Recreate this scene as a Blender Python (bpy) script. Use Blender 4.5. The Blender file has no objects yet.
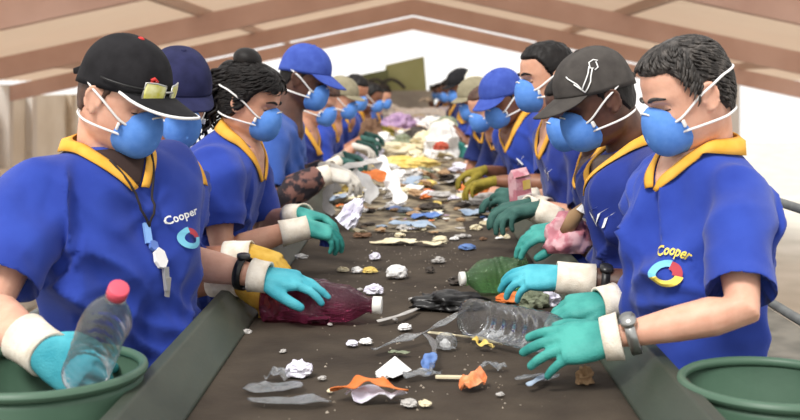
import bpy, bmesh, math, random
import numpy as np
from mathutils import Vector, Matrix, noise
from mathutils.bvhtree import BVHTree
random.seed(7)
rng = np.random.default_rng(7)
SC = bpy.context.scene
COL = SC.collection
PI = math.pi

# ------------------------------------------------------------------ camera, sky, sun, exposure
FPX, VX, VY, HC = 1100.0, 413.0, 85.0, 1.5      # focal length in pixels, vanishing point, eye height
cam_d = bpy.data.cameras.new('camera')
cam = bpy.data.objects.new('camera', cam_d)
COL.objects.link(cam)
cam.location = (0, 0, HC)
cam.rotation_euler = (PI / 2, 0, 0)
cam_d.sensor_width = 36.0
cam_d.lens = 36.0 * FPX / 800.0
cam_d.shift_x = -(VX - 400.0) / 800.0
cam_d.shift_y = -(210.0 - VY) / 800.0
cam_d.clip_start = 0.05
cam_d.clip_end = 300
cam_d.dof.use_dof = True
cam_d.dof.focus_distance = 2.6
cam_d.dof.aperture_fstop = 5.0
SC.camera = cam

W = bpy.data.worlds.new('overcast_sky')
SC.world = W
W.use_nodes = True
_nt = W.node_tree
_bg = _nt.nodes['Background']
_bg.inputs[0].default_value = (1.0, 0.98, 0.95, 1)
_bg.inputs[1].default_value = 1.2
sun_d = bpy.data.lights.new('sun', 'SUN')
sun_d.energy = 3.2
sun_d.angle = math.radians(16)
sun_d.color = (1.0, 0.97, 0.92)
sun = bpy.data.objects.new('sun', sun_d)
COL.objects.link(sun)
sun.rotation_euler = Vector((0.30, 0.55, -0.75)).to_track_quat('-Z', 'Y').to_euler()
SC.view_settings.view_transform = 'Standard'
SC.view_settings.look = 'None'
SC.view_settings.exposure = 0.0
SC.view_settings.gamma = 1.0
SC.view_settings.use_curve_mapping = False
SC.cycles.max_bounces = 8
SC.cycles.transparent_max_bounces = 24


def P(px, py, Y):
    """where the photograph's pixel lies at distance Y in front of the camera"""
    return Vector(((px - VX) * Y / FPX, Y, HC - (py - VY) * Y / FPX))


# ------------------------------------------------------------------ materials
def lin(c):
    out = []
    for v in c[:3]:
        v = v / 255.0
        out.append(v / 12.92 if v <= 0.04045 else ((v + 0.055) / 1.055) ** 2.4)
    return tuple(out) + (1.0,)


MATS = {}


def mat(name, col, rough=0.7, col2=None, scale=20.0, bump=0.0, bscale=200.0, spec=0.4, metal=0.0, lo=0.35, hi=0.65,
        sheen=0.0, sss=0.0, stretch=None, detail=4.0):
    if name in MATS:
        return MATS[name]
    m = bpy.data.materials.new(name)
    m.use_nodes = True
    nt = m.node_tree
    b = nt.nodes['Principled BSDF']
    b.inputs['Roughness'].default_value = rough
    b.inputs['Specular IOR Level'].default_value = spec
    b.inputs['Metallic'].default_value = metal
    if sheen:
        b.inputs['Sheen Weight'].default_value = sheen
    if sss:
        b.inputs['Subsurface Weight'].default_value = sss
        b.inputs['Subsurface Radius'].default_value = (0.012, 0.005, 0.003)
        b.inputs['Subsurface Scale'].default_value = 0.6
    tc = nt.nodes.new('ShaderNodeTexCoord')
    vec = tc.outputs['Object']
    if stretch:
        mp = nt.nodes.new('ShaderNodeMapping')
        mp.inputs['Scale'].default_value = stretch
        nt.links.new(vec, mp.inputs['Vector'])
        vec = mp.outputs['Vector']
    if col2 is not None:
        n = nt.nodes.new('ShaderNodeTexNoise')
        n.inputs['Scale'].default_value = scale
        n.inputs['Detail'].default_value = detail
        nt.links.new(vec, n.inputs['Vector'])
        r = nt.nodes.new('ShaderNodeValToRGB')
        r.color_ramp.elements[0].position = lo
        r.color_ramp.elements[1].position = hi
        r.color_ramp.elements[0].color = lin(col)
        r.color_ramp.elements[1].color = lin(col2)
        nt.links.new(n.outputs['Fac'], r.inputs['Fac'])
        nt.links.new(r.outputs['Color'], b.inputs['Base Color'])
    else:
        b.inputs['Base Color'].default_value = lin(col)
    if bump:
        n2 = nt.nodes.new('ShaderNodeTexNoise')
        n2.inputs['Scale'].default_value = bscale
        n2.inputs['Detail'].default_value = 3.0
        nt.links.new(vec, n2.inputs['Vector'])
        bp = nt.nodes.new('ShaderNodeBump')
        bp.inputs['Strength'].default_value = bump
        bp.inputs['Distance'].default_value = 0.004
        nt.links.new(n2.outputs['Fac'], bp.inputs['Height'])
        nt.links.new(bp.outputs['Normal'], b.inputs['Normal'])
    MATS[name] = m
    return m


def clear_mat(name, tint, haze=0.12, hazecol=(225, 225, 230), rough=0.08, bump=.4):
    """thin clear plastic: tinted see-through wall with a glossy skin and a little milky scatter"""
    if name in MATS:
        return MATS[name]
    m = bpy.data.materials.new(name)
    m.use_nodes = True
    nt = m.node_tree
    for n in list(nt.nodes):
        nt.nodes.remove(n)
    out = nt.nodes.new('ShaderNodeOutputMaterial')
    tr = nt.nodes.new('ShaderNodeBsdfTransparent')
    tr.inputs[0].default_value = lin(tint)
    gl = nt.nodes.new('ShaderNodeBsdfGlossy')
    gl.inputs['Roughness'].default_value = rough
    df = nt.nodes.new('ShaderNodeBsdfDiffuse')
    df.inputs[0].default_value = lin(hazecol)
    fr = nt.nodes.new('ShaderNodeLayerWeight')
    fr.inputs[0].default_value = 0.28
    noi = nt.nodes.new('ShaderNodeTexNoise')
    noi.inputs['Scale'].default_value = 22.0
    bp = nt.nodes.new('ShaderNodeBump')
    bp.inputs['Strength'].default_value = bump
    bp.inputs['Distance'].default_value = 0.008
    nt.links.new(noi.outputs['Fac'], bp.inputs['Height'])
    nt.links.new(bp.outputs['Normal'], gl.inputs['Normal'])
    nt.links.new(bp.outputs['Normal'], fr.inputs['Normal'])
    m1 = nt.nodes.new('ShaderNodeMixShader')
    m1.inputs[0].default_value = haze
    nt.links.new(tr.outputs[0], m1.inputs[1])
    nt.links.new(df.outputs[0], m1.inputs[2])
    m2 = nt.nodes.new('ShaderNodeMixShader')
    mul = nt.nodes.new('ShaderNodeMath')
    mul.operation = 'MULTIPLY_ADD'
    mul.inputs[1].default_value = 0.75
    mul.inputs[2].default_value = 0.01
    nt.links.new(fr.outputs['Fresnel'], mul.inputs[0])
    nt.links.new(mul.outputs[0], m2.inputs[0])
    nt.links.new(m1.outputs[0], m2.inputs[1])
    nt.links.new(gl.outputs[0], m2.inputs[2])
    nt.links.new(m2.outputs[0], out.inputs[0])
    MATS[name] = m
    return m


SKIN = {
    'tan': mat('skin_tan', (200, 146, 120), 0.5, (214, 162, 136), 30, 0.08, 260, sss=0.12),
    'light': mat('skin_light', (212, 158, 134), 0.5, (224, 174, 150), 30, 0.08, 260, sss=0.12),
    'brown': mat('skin_brown', (120, 78, 58), 0.45, (138, 92, 70), 30, 0.08, 260, sss=0.08),
    'dark': mat('skin_dark', (78, 52, 42), 0.42, (95, 64, 52), 30, 0.08, 260, sss=0.05),
    'olive': mat('skin_olive', (160, 108, 82), 0.5, (178, 124, 98), 30, 0.08, 260, sss=0.1),
}
SHIRT = {
    'royal': mat('cloth_royal_blue', (41, 62, 150), 0.85, (50, 74, 168), 9, 0.25, 700, spec=0.15, sheen=0.15),
    'deep': mat('cloth_deep_blue', (34, 49, 124), 0.85, (42, 59, 140), 9, 0.25, 700, spec=0.15, sheen=0.15),
    'sky': mat('cloth_faded_blue', (52, 84, 160), 0.85, (64, 98, 176), 9, 0.25, 700, spec=0.15, sheen=0.15),
    'navy': mat('cloth_navy', (30, 40, 92), 0.85, (38, 50, 106), 9, 0.25, 700, spec=0.15, sheen=0.1),
}
M_COLLAR = mat('collar_yellow', (232, 168, 62), 0.8, (240, 182, 82), 25, 0.2, 600, spec=0.15)
M_NECKSHADE = mat('skin_neck_shaded', (58, 42, 38), 0.9)  # neck skin inside an open collar, its shade put into the colour
M_TROUSER = mat('trouser_navy', (30, 34, 52), 0.9, (40, 44, 64), 12, 0.2, 500, spec=0.1)
M_SHOE = mat('shoe_black', (28, 27, 27), 0.5)
M_MASK = mat('mask_blue', (88, 138, 216), 0.8, (98, 147, 222), 60, 0.15, 500, spec=0.15)
M_STRAP = mat('strap_white', (232, 230, 228), 0.7)
M_TEAL = mat('glove_teal', (46, 132, 126), 0.6, (74, 164, 154), 18, 0.3, 260, spec=0.3)
M_TEALB = mat('glove_turquoise', (58, 158, 176), 0.6, (88, 184, 198), 18, 0.3, 260, spec=0.3)
M_YELG = mat('glove_yellow', (188, 146, 52), 0.75, (206, 168, 78), 30, 0.3, 260, spec=0.2)
M_DGREENG = mat('glove_dark_green', (48, 84, 78), 0.7, (66, 104, 96), 30, 0.3, 260, spec=0.2)
M_OLIVEG = mat('glove_olive', (120, 108, 40), 0.75, (150, 134, 52), 30, 0.3, 260, spec=0.2)
M_GREYG = mat('glove_grey', (196, 190, 180), 0.8, (216, 210, 200), 30, 0.3, 260, spec=0.2)
M_CUFF = mat('cuff_cream', (218, 206, 188), 0.9, (236, 228, 214), 40, 0.4, 300, spec=0.1)
M_HAIR = mat('hair_black', (14, 11, 11), 0.5, (26, 21, 20), 60, 0.3, 300, spec=0.25)
M_HAIRG = mat('hair_greying', (38, 34, 32), 0.5, (96, 90, 86), 90, 0.5, 300, spec=0.4, lo=0.45, hi=0.75, stretch=(1, 1, .25))
M_HAIRB = mat('hair_brown', (62, 40, 32), 0.5, (88, 60, 46), 60, 0.4, 300)
M_BLACKCAP = mat('cap_black', (24, 23, 26), 0.8, (34, 33, 36), 30, 0.2, 700, spec=0.2)
M_NAVYCAP = mat('cap_navy', (34, 36, 68), 0.85, (42, 44, 80), 30, 0.2, 700, spec=0.2)
M_GREYCAP = mat('cap_charcoal', (66, 62, 60), 0.85, (78, 74, 71), 30, 0.25, 700, spec=0.2)
M_BLUECAP = mat('cap_blue', (58, 78, 160), 0.85, (68, 90, 174), 30, 0.2, 700, spec=0.2)
M_KHAKI = mat('cap_khaki', (132, 124, 100), 0.85, (148, 140, 116), 30, 0.2, 700)
M_WHITECAP = mat('cap_white', (228, 224, 212), 0.85, (240, 238, 228), 30, 0.2, 700)
M_WHITE = mat('white_print', (236, 236, 234), 0.7)
M_RED = mat('red_patch', (200, 52, 48), 0.7)
M_PRINTY = mat('print_yellow', (238, 214, 92), 0.7)
M_PRINTC = mat('print_cyan', (120, 196, 222), 0.7)
M_PRINTR = mat('print_red', (176, 58, 70), 0.7)
M_EYE = mat('eye_white', (225, 220, 214), 0.25)
M_BLACK = mat('black_plastic', (22, 22, 24), 0.4)
M_STEEL = mat('watch_steel', (168, 168, 166), 0.3, metal=0.9)
M_CAMO = mat('cloth_camouflage', (44, 38, 44), 0.9, (122, 86, 78), 22, 0.2, 600, lo=0.46, hi=0.54)


# ------------------------------------------------------------------ mesh building
class MB:
    def __init__(self):
        self.v, self.f, self.m = [], [], []

    def add(self, verts, faces, mi=0):
        o = len(self.v)
        self.v.extend([tuple(p) for p in verts])
        self.f.extend([tuple(i + o for i in f) for f in faces])
        self.m.extend([mi] * len(faces))
        return self

    def grid(self, rows, closed=True, cap0=False, cap1=False, mi=0):
        """rows: list of equally long rings"""
        n = len(rows[0])
        v = [p for r in rows for p in r]
        f = []
        for i in range(len(rows) - 1):
            for j in range(n if closed else n - 1):
                k = (j + 1) % n
                f.append((i * n + j, i * n + k, (i + 1) * n + k, (i + 1) * n + j))
        for flag, i, rev in ((cap0, 0, True), (cap1, len(rows) - 1, False)):
            if flag:
                c = Vector((0, 0, 0))
                for p in rows[i]:
                    c += Vector(p)
                v.append(tuple(c / n))
                ci = len(v) - 1
                for j in range(n):
                    k = (j + 1) % n
                    f.append((ci, i * n + k, i * n + j) if rev else (ci, i * n + j, i * n + k))
        return self.add(v, f, mi)

    def tube(self, pts, radii, n=12, flat=None, mi=0, caps=True, up=None):
        pts = [Vector(p) for p in pts]
        if not hasattr(radii, '__len__'):
            radii = [radii] * len(pts)
        rows = []
        ref = Vector(up) if up else None
        for i, p in enumerate(pts):
            t = (pts[min(i + 1, len(pts) - 1)] - pts[max(i - 1, 0)])
            if t.length < 1e-9:
                t = Vector((0, 0, 1))
            t.normalize()
            if ref is None:
                ref = Vector((0, 0, 1)) if abs(t.z) < 0.9 else Vector((1, 0, 0))
            a = ref - t * ref.dot(t)
            if a.length < 1e-6:
                a = t.orthogonal()
            a.normalize()
            b = t.cross(a)
            if up is None:
                ref = a
            r = radii[i]
            ra, rb = (r, r) if not flat else (r * flat[0], r * flat[1])
            rows.append([p + a * (ra * math.cos(2 * PI * j / n)) + b * (rb * math.sin(2 * PI * j / n)) for j in range(n)])
        return self.grid(rows, True, caps, caps, mi)

    def limb(self, pts, radii, n=14):
        """tube with rounded ends"""
        pts = [Vector(p) for p in pts]
        d0 = (pts[0] - pts[1]).normalized()
        d1 = (pts[-1] - pts[-2]).normalized()
        r0, r1 = radii[0], radii[-1]
        pp = [pts[0] + d0 * r0 * k for k in (.97, .7, .35)] + pts + [pts[-1] + d1 * r1 * k for k in (.35, .7, .97)]
        rr = [r0 * k for k in (.2, .7, .93)] + list(radii) + [r1 * k for k in (.93, .7, .2)]
        return self.tube(pp, rr, n)

    def ell(self, c, r, M=None, n=16, m=10):
        rows = []
        for i in range(1, m):
            a = PI * i / m
            ring = []
            for j in range(n):
                b = 2 * PI * j / n
                p = Vector((r[0] * math.sin(a) * math.cos(b), r[1] * math.sin(a) * math.sin(b), -r[2] * math.cos(a)))
                if M is not None:
                    p = M @ p
                ring.append(Vector(c) + p)
            rows.append(ring)
        return self.grid(rows, True, True, True)

    def box(self, lo, hi, mi=0):
        x0, y0, z0 = lo
        x1, y1, z1 = hi
        v = [(x0, y0, z0), (x1, y0, z0), (x1, y1, z0), (x0, y1, z0), (x0, y0, z1), (x1, y0, z1), (x1, y1, z1), (x0, y1, z1)]
        f = [(0, 3, 2, 1), (4, 5, 6, 7), (0, 1, 5, 4), (1, 2, 6, 5), (2, 3, 7, 6), (3, 0, 4, 7)]
        return self.add(v, f, mi)

    def prism(self, poly, y0, y1):
        """polygon in (x, z) pushed along y"""
        n = len(poly)
        v = [(x, y0, z) for x, z in poly] + [(x, y1, z) for x, z in poly]
        f = [tuple(range(n)), tuple(range(2 * n - 1, n - 1, -1))]
        for i in range(n):
            j = (i + 1) % n
            f.append((i, i + n, j + n, j))
        return self.add(v, f)

    def xf(self, M):
        self.v = [tuple(M @ Vector(p)) for p in self.v]
        return self

    def mesh(self, name='mesh'):
        me = bpy.data.meshes.new(name)
        me.from_pydata([tuple(p) for p in self.v], [], self.f)
        if any(self.m):
            me.polygons.foreach_set('material_index', self.m)
        bm = bmesh.new()
        bm.from_mesh(me)
        bmesh.ops.recalc_face_normals(bm, faces=bm.faces)
        bm.to_mesh(me)
        bm.free()
        me.update()
        return me


def co_of(me):
    a = np.empty(len(me.vertices) * 3)
    me.vertices.foreach_get('co', a)
    return a.reshape(-1, 3)


def no_of(me):
    a = np.empty(len(me.vertices) * 3)
    me.vertex_normals.foreach_get('vector', a)
    return a.reshape(-1, 3)


def set_co(me, a):
    me.vertices.foreach_set('co', np.ascontiguousarray(a, dtype=float).ravel())
    me.update()


def fused(mb, voxel, smooth=3, fac=0.5, name='mesh'):
    """one closed skin around overlapping closed shapes"""
    me = mb.mesh(name)
    o = bpy.data.objects.new('tmp', me)
    COL.objects.link(o)
    r = o.modifiers.new('r', 'REMESH')
    r.mode = 'VOXEL'
    r.voxel_size = voxel
    if smooth:
        s = o.modifiers.new('s', 'SMOOTH')
        s.factor = fac
        s.iterations = smooth
    dg = bpy.context.evaluated_depsgraph_get()
    out = bpy.data.meshes.new_from_object(o.evaluated_get(dg))
    bpy.data.objects.remove(o)
    bpy.data.meshes.remove(me)
    return out


def moded(me, **kw):
    """apply bevel / subdivision / solidify to a mesh"""
    o = bpy.data.objects.new('tmp', me)
    COL.objects.link(o)
    if 'solid' in kw:
        s = o.modifiers.new('s', 'SOLIDIFY')
        s.thickness = kw['solid']
        s.offset = kw.get('offset', 0)
    if 'bevel' in kw:
        b = o.modifiers.new('b', 'BEVEL')
        b.width = kw['bevel']
        b.segments = kw.get('seg', 2)
        b.limit_method = 'ANGLE'
    if 'sub' in kw:
        s = o.modifiers.new('u', 'SUBSURF')
        s.levels = s.render_levels = kw['sub']
    dg = bpy.context.evaluated_depsgraph_get()
    out = bpy.data.meshes.new_from_object(o.evaluated_get(dg))
    bpy.data.objects.remove(o)
    bpy.data.meshes.remove(me)
    return out


ORG = {}


def obj(name, geo, m, parent=None, smooth=True, origin=None, label=None):
    """link a mesh given in world coordinates as ONE object"""
    me = geo.mesh(name) if isinstance(geo, MB) else geo
    a = co_of(me)
    if parent is not None:
        org = np.array(ORG[parent.name])
    elif origin is not None:
        org = np.array(origin, dtype=float)
    else:
        org = np.array([(a[:, 0].min() + a[:, 0].max()) / 2, (a[:, 1].min() + a[:, 1].max()) / 2, a[:, 2].min()])
    set_co(me, a - org)
    for mm in (m if isinstance(m, (list, tuple)) else [m]):
        me.materials.append(mm)
    if smooth:
        me.polygons.foreach_set('use_smooth', [True] * len(me.polygons))
    o = bpy.data.objects.new(name, me)
    COL.objects.link(o)
    if parent is not None:
        o.parent = parent
    else:
        o.location = org
    ORG[o.name] = tuple(org)
    if label:
        o['label'] = label
    return o


def empty(name, loc):
    o = bpy.data.objects.new(name, None)
    o.empty_display_size = 0.1
    COL.objects.link(o)
    o.location = loc
    ORG[o.name] = tuple(loc)
    return o


def tag(o, label, cat, group=None):
    o['label'] = label
    o['category'] = cat
    if group:
        o['group'] = group
    return o


def structure(o):
    o['kind'] = 'structure'
    return o


def vnoise(p, seed=0):
    """smooth value noise on an (n,3) array, -1..1"""
    p = np.asarray(p, dtype=float)
    i = np.floor(p).astype(np.int64)
    f = p - i
    u = f * f * (3 - 2 * f)

    def h(a, b, c):
        n = (a * 374761393 + b * 668265263 + c * 2147483647 + seed * 974711) & 0x7fffffff
        n = ((n ^ (n >> 13)) * 1274126177) & 0x7fffffff
        n = (n ^ (n >> 16)) & 0xffff
        return n / 32767.5 - 1.0
    x, y, z = i[:, 0], i[:, 1], i[:, 2]
    r = 0
    for dx in (0, 1):
        wx = u[:, 0] if dx else 1 - u[:, 0]
        for dy in (0, 1):
            wy = u[:, 1] if dy else 1 - u[:, 1]
            for dz in (0, 1):
                wz = u[:, 2] if dz else 1 - u[:, 2]
                r = r + wx * wy * wz * h(x + dx, y + dy, z + dz)
    return r


def sstep(x, a, b):
    t = np.clip((x - a) / (b - a), 0, 1)
    return t * t * (3 - 2 * t)


def rot_axes(x, z):
    x = Vector(x).normalized()
    z = Vector(z)
    z = (z - x * z.dot(x)).normalized()
    y = z.cross(x)
    return Matrix(((x.x, y.x, z.x), (x.y, y.y, z.y), (x.z, y.z, z.z)))


def M4(R, t):
    M = R.to_4x4()
    M.translation = Vector(t)
    return M



# ------------------------------------------------------------------ the setting: shed on a raised sorting platform
M_FLOOR = mat('platform_steel', (92, 90, 84), 0.8, (120, 116, 108), 6, 0.3, 90)
M_GROUND = mat('pale_concrete', (196, 190, 178), 0.95, (214, 208, 198), 1.2)
M_ROOF = mat('roof_sheet', (222, 212, 202), 0.9, (232, 224, 216), 0.6)
M_RAFTER = mat('rafter_painted', (196, 162, 150), 0.85, (208, 176, 165), 1.5)
M_PURLIN = mat('purlin_painted', (200, 176, 164), 0.85)
M_WALL = mat('weathered_panel', (206, 196, 182), 0.95, (224, 216, 204), 0.8)
M_POST = mat('pale_post', (206, 200, 194), 0.85)
M_DARKST = mat('dark_steel', (58, 58, 58), 0.55, (74, 74, 72), 20)
M_BEIGE = mat('beige_brick', (176, 160, 140), 0.95, (196, 182, 164), 3)

_nt = M_ROOF.node_tree                                              # the sheeting lets some daylight through
_tl = _nt.nodes.new('ShaderNodeBsdfTranslucent')
_tl.inputs[0].default_value = lin((236, 222, 208))
_mx = _nt.nodes.new('ShaderNodeMixShader')
_mx.inputs[0].default_value = 0.62
_nt.links.new(_nt.nodes['Principled BSDF'].outputs[0], _mx.inputs[1])
_nt.links.new(_tl.outputs[0], _mx.inputs[2])
_nt.links.new(_mx.outputs[0], _nt.nodes['Material Output'].inputs[0])
structure(obj('floor', MB().box((-2.4, -3.0, -0.12), (2.4, 24.0, 0.0)), M_FLOOR, smooth=False))
structure(obj('ground', MB().box((-45, -25, -2.6), (45, 75, -2.4)), M_GROUND, smooth=False))
RZ, RS, RX, RY0, RY1 = 3.5, 0.215, 8.8, 9.5, 30.0
for side, sx in (('left', -1), ('right', 1)):
    mb = MB()
    n = 44
    rows = []
    for t in (0.0, 0.03):                                            # ribbed sheeting running down the slope
        for k in range(2):
            pass
    ys = np.linspace(RY0, RY1, 197)
    top, bot = [], []
    for i, y in enumerate(ys):
        dz = 0.018 * (1 if (i // 2) % 2 else -1)
        top.append([(0.0, y, RZ + dz + .004), (sx * RX, y, RZ - RS * RX + dz + .004)])
        bot.append([(0.0, y, RZ + dz), (sx * RX, y, RZ - RS * RX + dz)])
    mb.grid(top, False)
    mb.grid(bot, False)
    structure(obj('ceiling_' + side, mb, M_ROOF, smooth=False))
for i, y in enumerate((11.5, 17.5, 23.5, 29.8)):
    mb = MB()
    d, hw = 0.34, 0.09
    for sx in (-1, 1):
        a = [(0.0, RZ - 0.16), (sx * RX, RZ - 0.16 - RS * RX), (sx * RX, RZ - 0.16 - d - RS * RX), (0.0, RZ - 0.16 - d)]
        mb.prism(a, y - hw, y + hw)
    structure(obj('ceiling_beam', mb, M_RAFTER, smooth=False))
    for sx in (-1, 1):
        structure(obj('pillar', MB().box((sx * (RX - .1) - .12, y - .12, -2.4), (sx * (RX - .1) + .12, y + .12, RZ - RS * RX - .1)), M_POST, smooth=False))
for x in (3.4, 7.0):
    for sx in (-1, 1):
        z = RZ - RS * x - .10
        structure(obj('ceiling_beam', MB().box((sx * x - .05, RY0, z - .07), (sx * x + .05, RY1, z + .07)), M_PURLIN, smooth=False))
# long weathered wall along the left of the shed, with piers
structure(obj('wall_left', MB().box((-9.3, 4.0, -2.4), (-9.1, 30.0, 1.25)), M_WALL, smooth=False))
for i in range(8):
    y = 8.0 + i * 3.0
    structure(obj('trim_%d' % (i + 1), MB().box((-9.1, y - .16, -2.4), (-8.94, y + .16, 1.25)), M_BEIGE if i % 2 else M_POST, smooth=False))

# guard rails of the platform
M_RAIL = mat('guard_rail_grey', (96, 98, 98), 0.5, (116, 118, 116), 15)


def guard_rail(x, y0, y1, label):
    r = empty('guard_rail', (x, (y0 + y1) / 2, 0))
    tag(r, label, 'railing')
    n = int((y1 - y0) / 1.6) + 1
    for z in (1.1, 0.74):
        obj('rail_bar', MB().tube([(x, y0, z), (x, y1, z)], 0.016, 10), M_RAIL, r)
    for k in range(n + 1):
        y = y0 + (y1 - y0) * k / n
        obj('post', MB().tube([(x, y, 0.0), (x, y, 1.1)], 0.02, 10), M_RAIL, r)
    return r


guard_rail(1.25, 3.0, 19.0, 'grey tubular guard rail behind the workers on the right of the belt')
guard_rail(-1.25, 3.0, 19.0, 'grey tubular guard rail behind the workers on the left of the belt')

# ------------------------------------------------------------------ conveyor
HB, BZ = 0.385, 0.93
M_BELT = mat('belt_rubber', (56, 48, 41), 0.9, (77, 68, 58), 7, 0.5, 60, spec=0.2, lo=0.3, hi=0.7, detail=10)
M_SKIRT = mat('green_painted_steel', (48, 56, 47), 0.5, (74, 80, 68), 5, 0.15, 60, lo=0.35, hi=0.75, detail=8, stretch=(1, .35, 1))
M_FRAME = mat('conveyor_frame', (52, 60, 52), 0.6, (66, 72, 64), 8)
BY0, BY1 = 0.75, 18.6
conv = empty('conveyor', (0, (BY0 + BY1) / 2, 0))
tag(conv, 'long dark sorting conveyor with dirty rubber belt and green steel sides', 'conveyor')
rows = []
for y in np.linspace(BY0, BY1, 120):
    rows.append([(x, y, BZ - 0.006 * math.cos(x / HB * PI / 2)) for x in np.linspace(-HB - .02, HB + .02, 13)])
mb = MB().grid(rows, False)
obj('belt', moded(mb.mesh(), solid=0.012, offset=-1), M_BELT, conv)
for sx in (-1, 1):
    pr = [(HB, .934), (HB + .062, 1.0), (HB + .085, 1.0), (HB + .085, .78), (HB + .055, .78), (HB + .055, .96), (HB + .004, .915)]
    me = MB().prism([(sx * a, b) for a, b in pr], BY0, BY1).mesh()
    obj('side_skirt', moded(me, bevel=.004), M_SKIRT, conv, smooth=False)
    obj('frame_beam', MB().box((sx * .40 - .025, BY0, .70), (sx * .40 + .025, BY1, .80)), M_FRAME, conv, smooth=False)
    for k in range(9):
        y = 1.2 + k * 2.1
        obj('leg', MB().box((sx * .40 - .03, y - .03, 0), (sx * .40 + .03, y + .03, .72)), M_FRAME, conv, smooth=False)
mb = MB().tube([(-HB, BY0, BZ - .075), (HB, BY0, BZ - .075)], .066, 24)
obj('end_drum', mb, M_DARKST, conv)

# feeder machine at the far end of the belt
M_OLIVE = mat('olive_panel', (172, 180, 130), 0.8, (184, 192, 146), 2)
M_MGREY = mat('machine_grey', (158, 156, 152), 0.7, (186, 184, 178), 4, lo=.3, hi=.7)
mach = empty('feeder_machine', (-.25, 20.2, 0))
tag(mach, 'olive and grey feeder machine standing at the far end of the belt', 'machine')
obj('hopper_panel', moded(MB().prism([(-.50, .98), (-.50, 1.86), (.20, 2.02), (.28, .98)], 20.0, 20.3).mesh(), bevel=.01), M_OLIVE, mach, smooth=False)
obj('front_plate', moded(MB().box((-1.05, 19.6, .95), (.36, 19.7, 1.40)).mesh(), bevel=.01), M_MGREY, mach, smooth=False)
obj('feed_arm', moded(MB().prism([(-1.7, 1.42), (-1.7, 1.52), (-.45, 1.78), (-.45, 1.42)], 19.75, 19.95).mesh(), bevel=.01), mat('machine_dark_green', (128, 140, 104), .8), mach, smooth=False)
obj('frame', MB().box((-1.3, 20.3, 0), (-1.2, 20.4, 1.5)).box((.30, 20.3, 0), (.40, 20.4, 1.5)).box((-1.3, 20.3, .9), (.4, 20.4, 1.0)), M_FRAME, mach, smooth=False)
for k in range(3):
    obj('hose', MB().tube([Vector((-1.2 + .28 * k, 19.58, 1.44)) + Vector((.5 * t, -.05, .16 * math.sin(t * PI))) for t in np.linspace(0, 1, 9)], .03, 8), M_DARKST, mach)

# dark control cabinet with a lamp head behind the navy-capped worker
cab = empty('control_cabinet', (-.98, 4.55, 0))
tag(cab, 'dark control cabinet on a grey post behind the navy-capped worker', 'cabinet')
obj('cabinet_body', moded(MB().box((-1.10, 4.5, .55), (-.90, 4.7, 1.20)).mesh(), bevel=.008), M_BLACK, cab, smooth=False)
obj('post', MB().tube([(-.872, 4.5, 0), (-.872, 4.5, 1.24)], .014, 10), M_POST, cab)
obj('junction_box', moded(MB().box((-1.03, 4.5, 1.20), (-.93, 4.6, 1.36)).mesh(), bevel=.006), mat('box_dark', (34, 34, 36), .5), cab, smooth=False)
obj('cable', MB().tube([(-.90, 4.49, 1.20), (-.88, 4.48, 1.33), (-.93, 4.49, 1.42), (-.97, 4.5, 1.36)], .008, 8), M_BLACK, cab)

# pale sacks and drums stored out on the ground, blurred beyond the rails
M_SACK = mat('white_sack', (214, 208, 200), .9, (232, 228, 222), 3)
M_SACKB = mat('beige_sack', (176, 160, 142), .9, (196, 182, 166), 3)
sacks = [(-7.1, 9.5, -1.3, 1.0, 0, 'grey-beige bale against the left wall, nearest one'), (-7.1, 12.4, -1.2, 1.1, 1, 'second pale bale along the left wall'),
         (-7.1, 15.6, -1.25, 1.05, 0, 'third bale along the left wall, beige'), (-7.1, 19.0, -1.2, 1.1, 1, 'farthest pale bale against the left wall'),
         (5.2, 11.0, -1.2, 1.1, 1, 'big white sack beyond the right guard rail, nearest one'), (6.4, 14.5, -1.2, 1.1, 1, 'big white sack farther out beyond the right guard rail')]
for x, y, z, r, k, lab in sacks:
    me = fused(MB().ell((x, y, z), (r * .75, r * .8, r * 1.15), n=24, m=16).box((x - .5, y - .5, -2.39), (x + .5, y + .5, z)), .07, 3)
    a = co_of(me)
    set_co(me, a + no_of(me) * (vnoise(a * 3.1, 3) * .08)[:, None])
    tag(obj('bulk_sack', me, M_SACK if k else M_SACKB), lab, 'sack', 'bulk sacks on the ground')

# ------------------------------------------------------------------ people: head
_T = np.array([  # z, front x, back x, half width
    (-.124, .030, .000, .012), (-.118, .060, -.015, .030), (-.105, .077, -.035, .045), (-.09, .083, -.050, .055), (-.07, .087, -.070, .063),
    (-.05, .089, -.085, .068), (-.03, .088, -.095, .072), (0, .087, -.102, .0755), (.02, .0935, -.103, .076), (.04, .090, -.102, .075)])
CX = -.008


def hsec(z):
    z = np.asarray(z, dtype=float)
    zc = np.clip(z, -.124, .04)
    out = []
    for k in (1, 2, 3):
        out.append(np.interp(zc, _T[:, 0], _T[:, k]))
    t = np.clip((z - .04) / .078, 0, .9999)
    f = np.sqrt(1 - t * t)
    f = np.where(z > .04, f, 1)
    return CX + (out[0] - CX) * f, CX + (out[1] - CX) * f, out[2] * f


def hsurf(z, th, off=0.0):
    """skull surface at height z and angle th (0 = face), without features"""
    xf, xb, w = hsec(z)
    c, s = np.cos(th), np.sin(th)
    e = 2 / 2.25
    cc = np.sign(c) * np.abs(c) ** e
    ss = np.sign(s) * np.abs(s) ** e
    a = np.where(c > 0, xf - CX, CX - xb) + off
    return CX + a * cc, (w + off) * ss


def face_x(y, z):
    """front skin x at lateral y, height z"""
    xf, xb, w = hsec(z)
    t = np.clip(1 - np.abs(y / w) ** 2.25, 0, 1) ** (1 / 2.25)
    return CX + (xf - CX) * t


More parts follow.
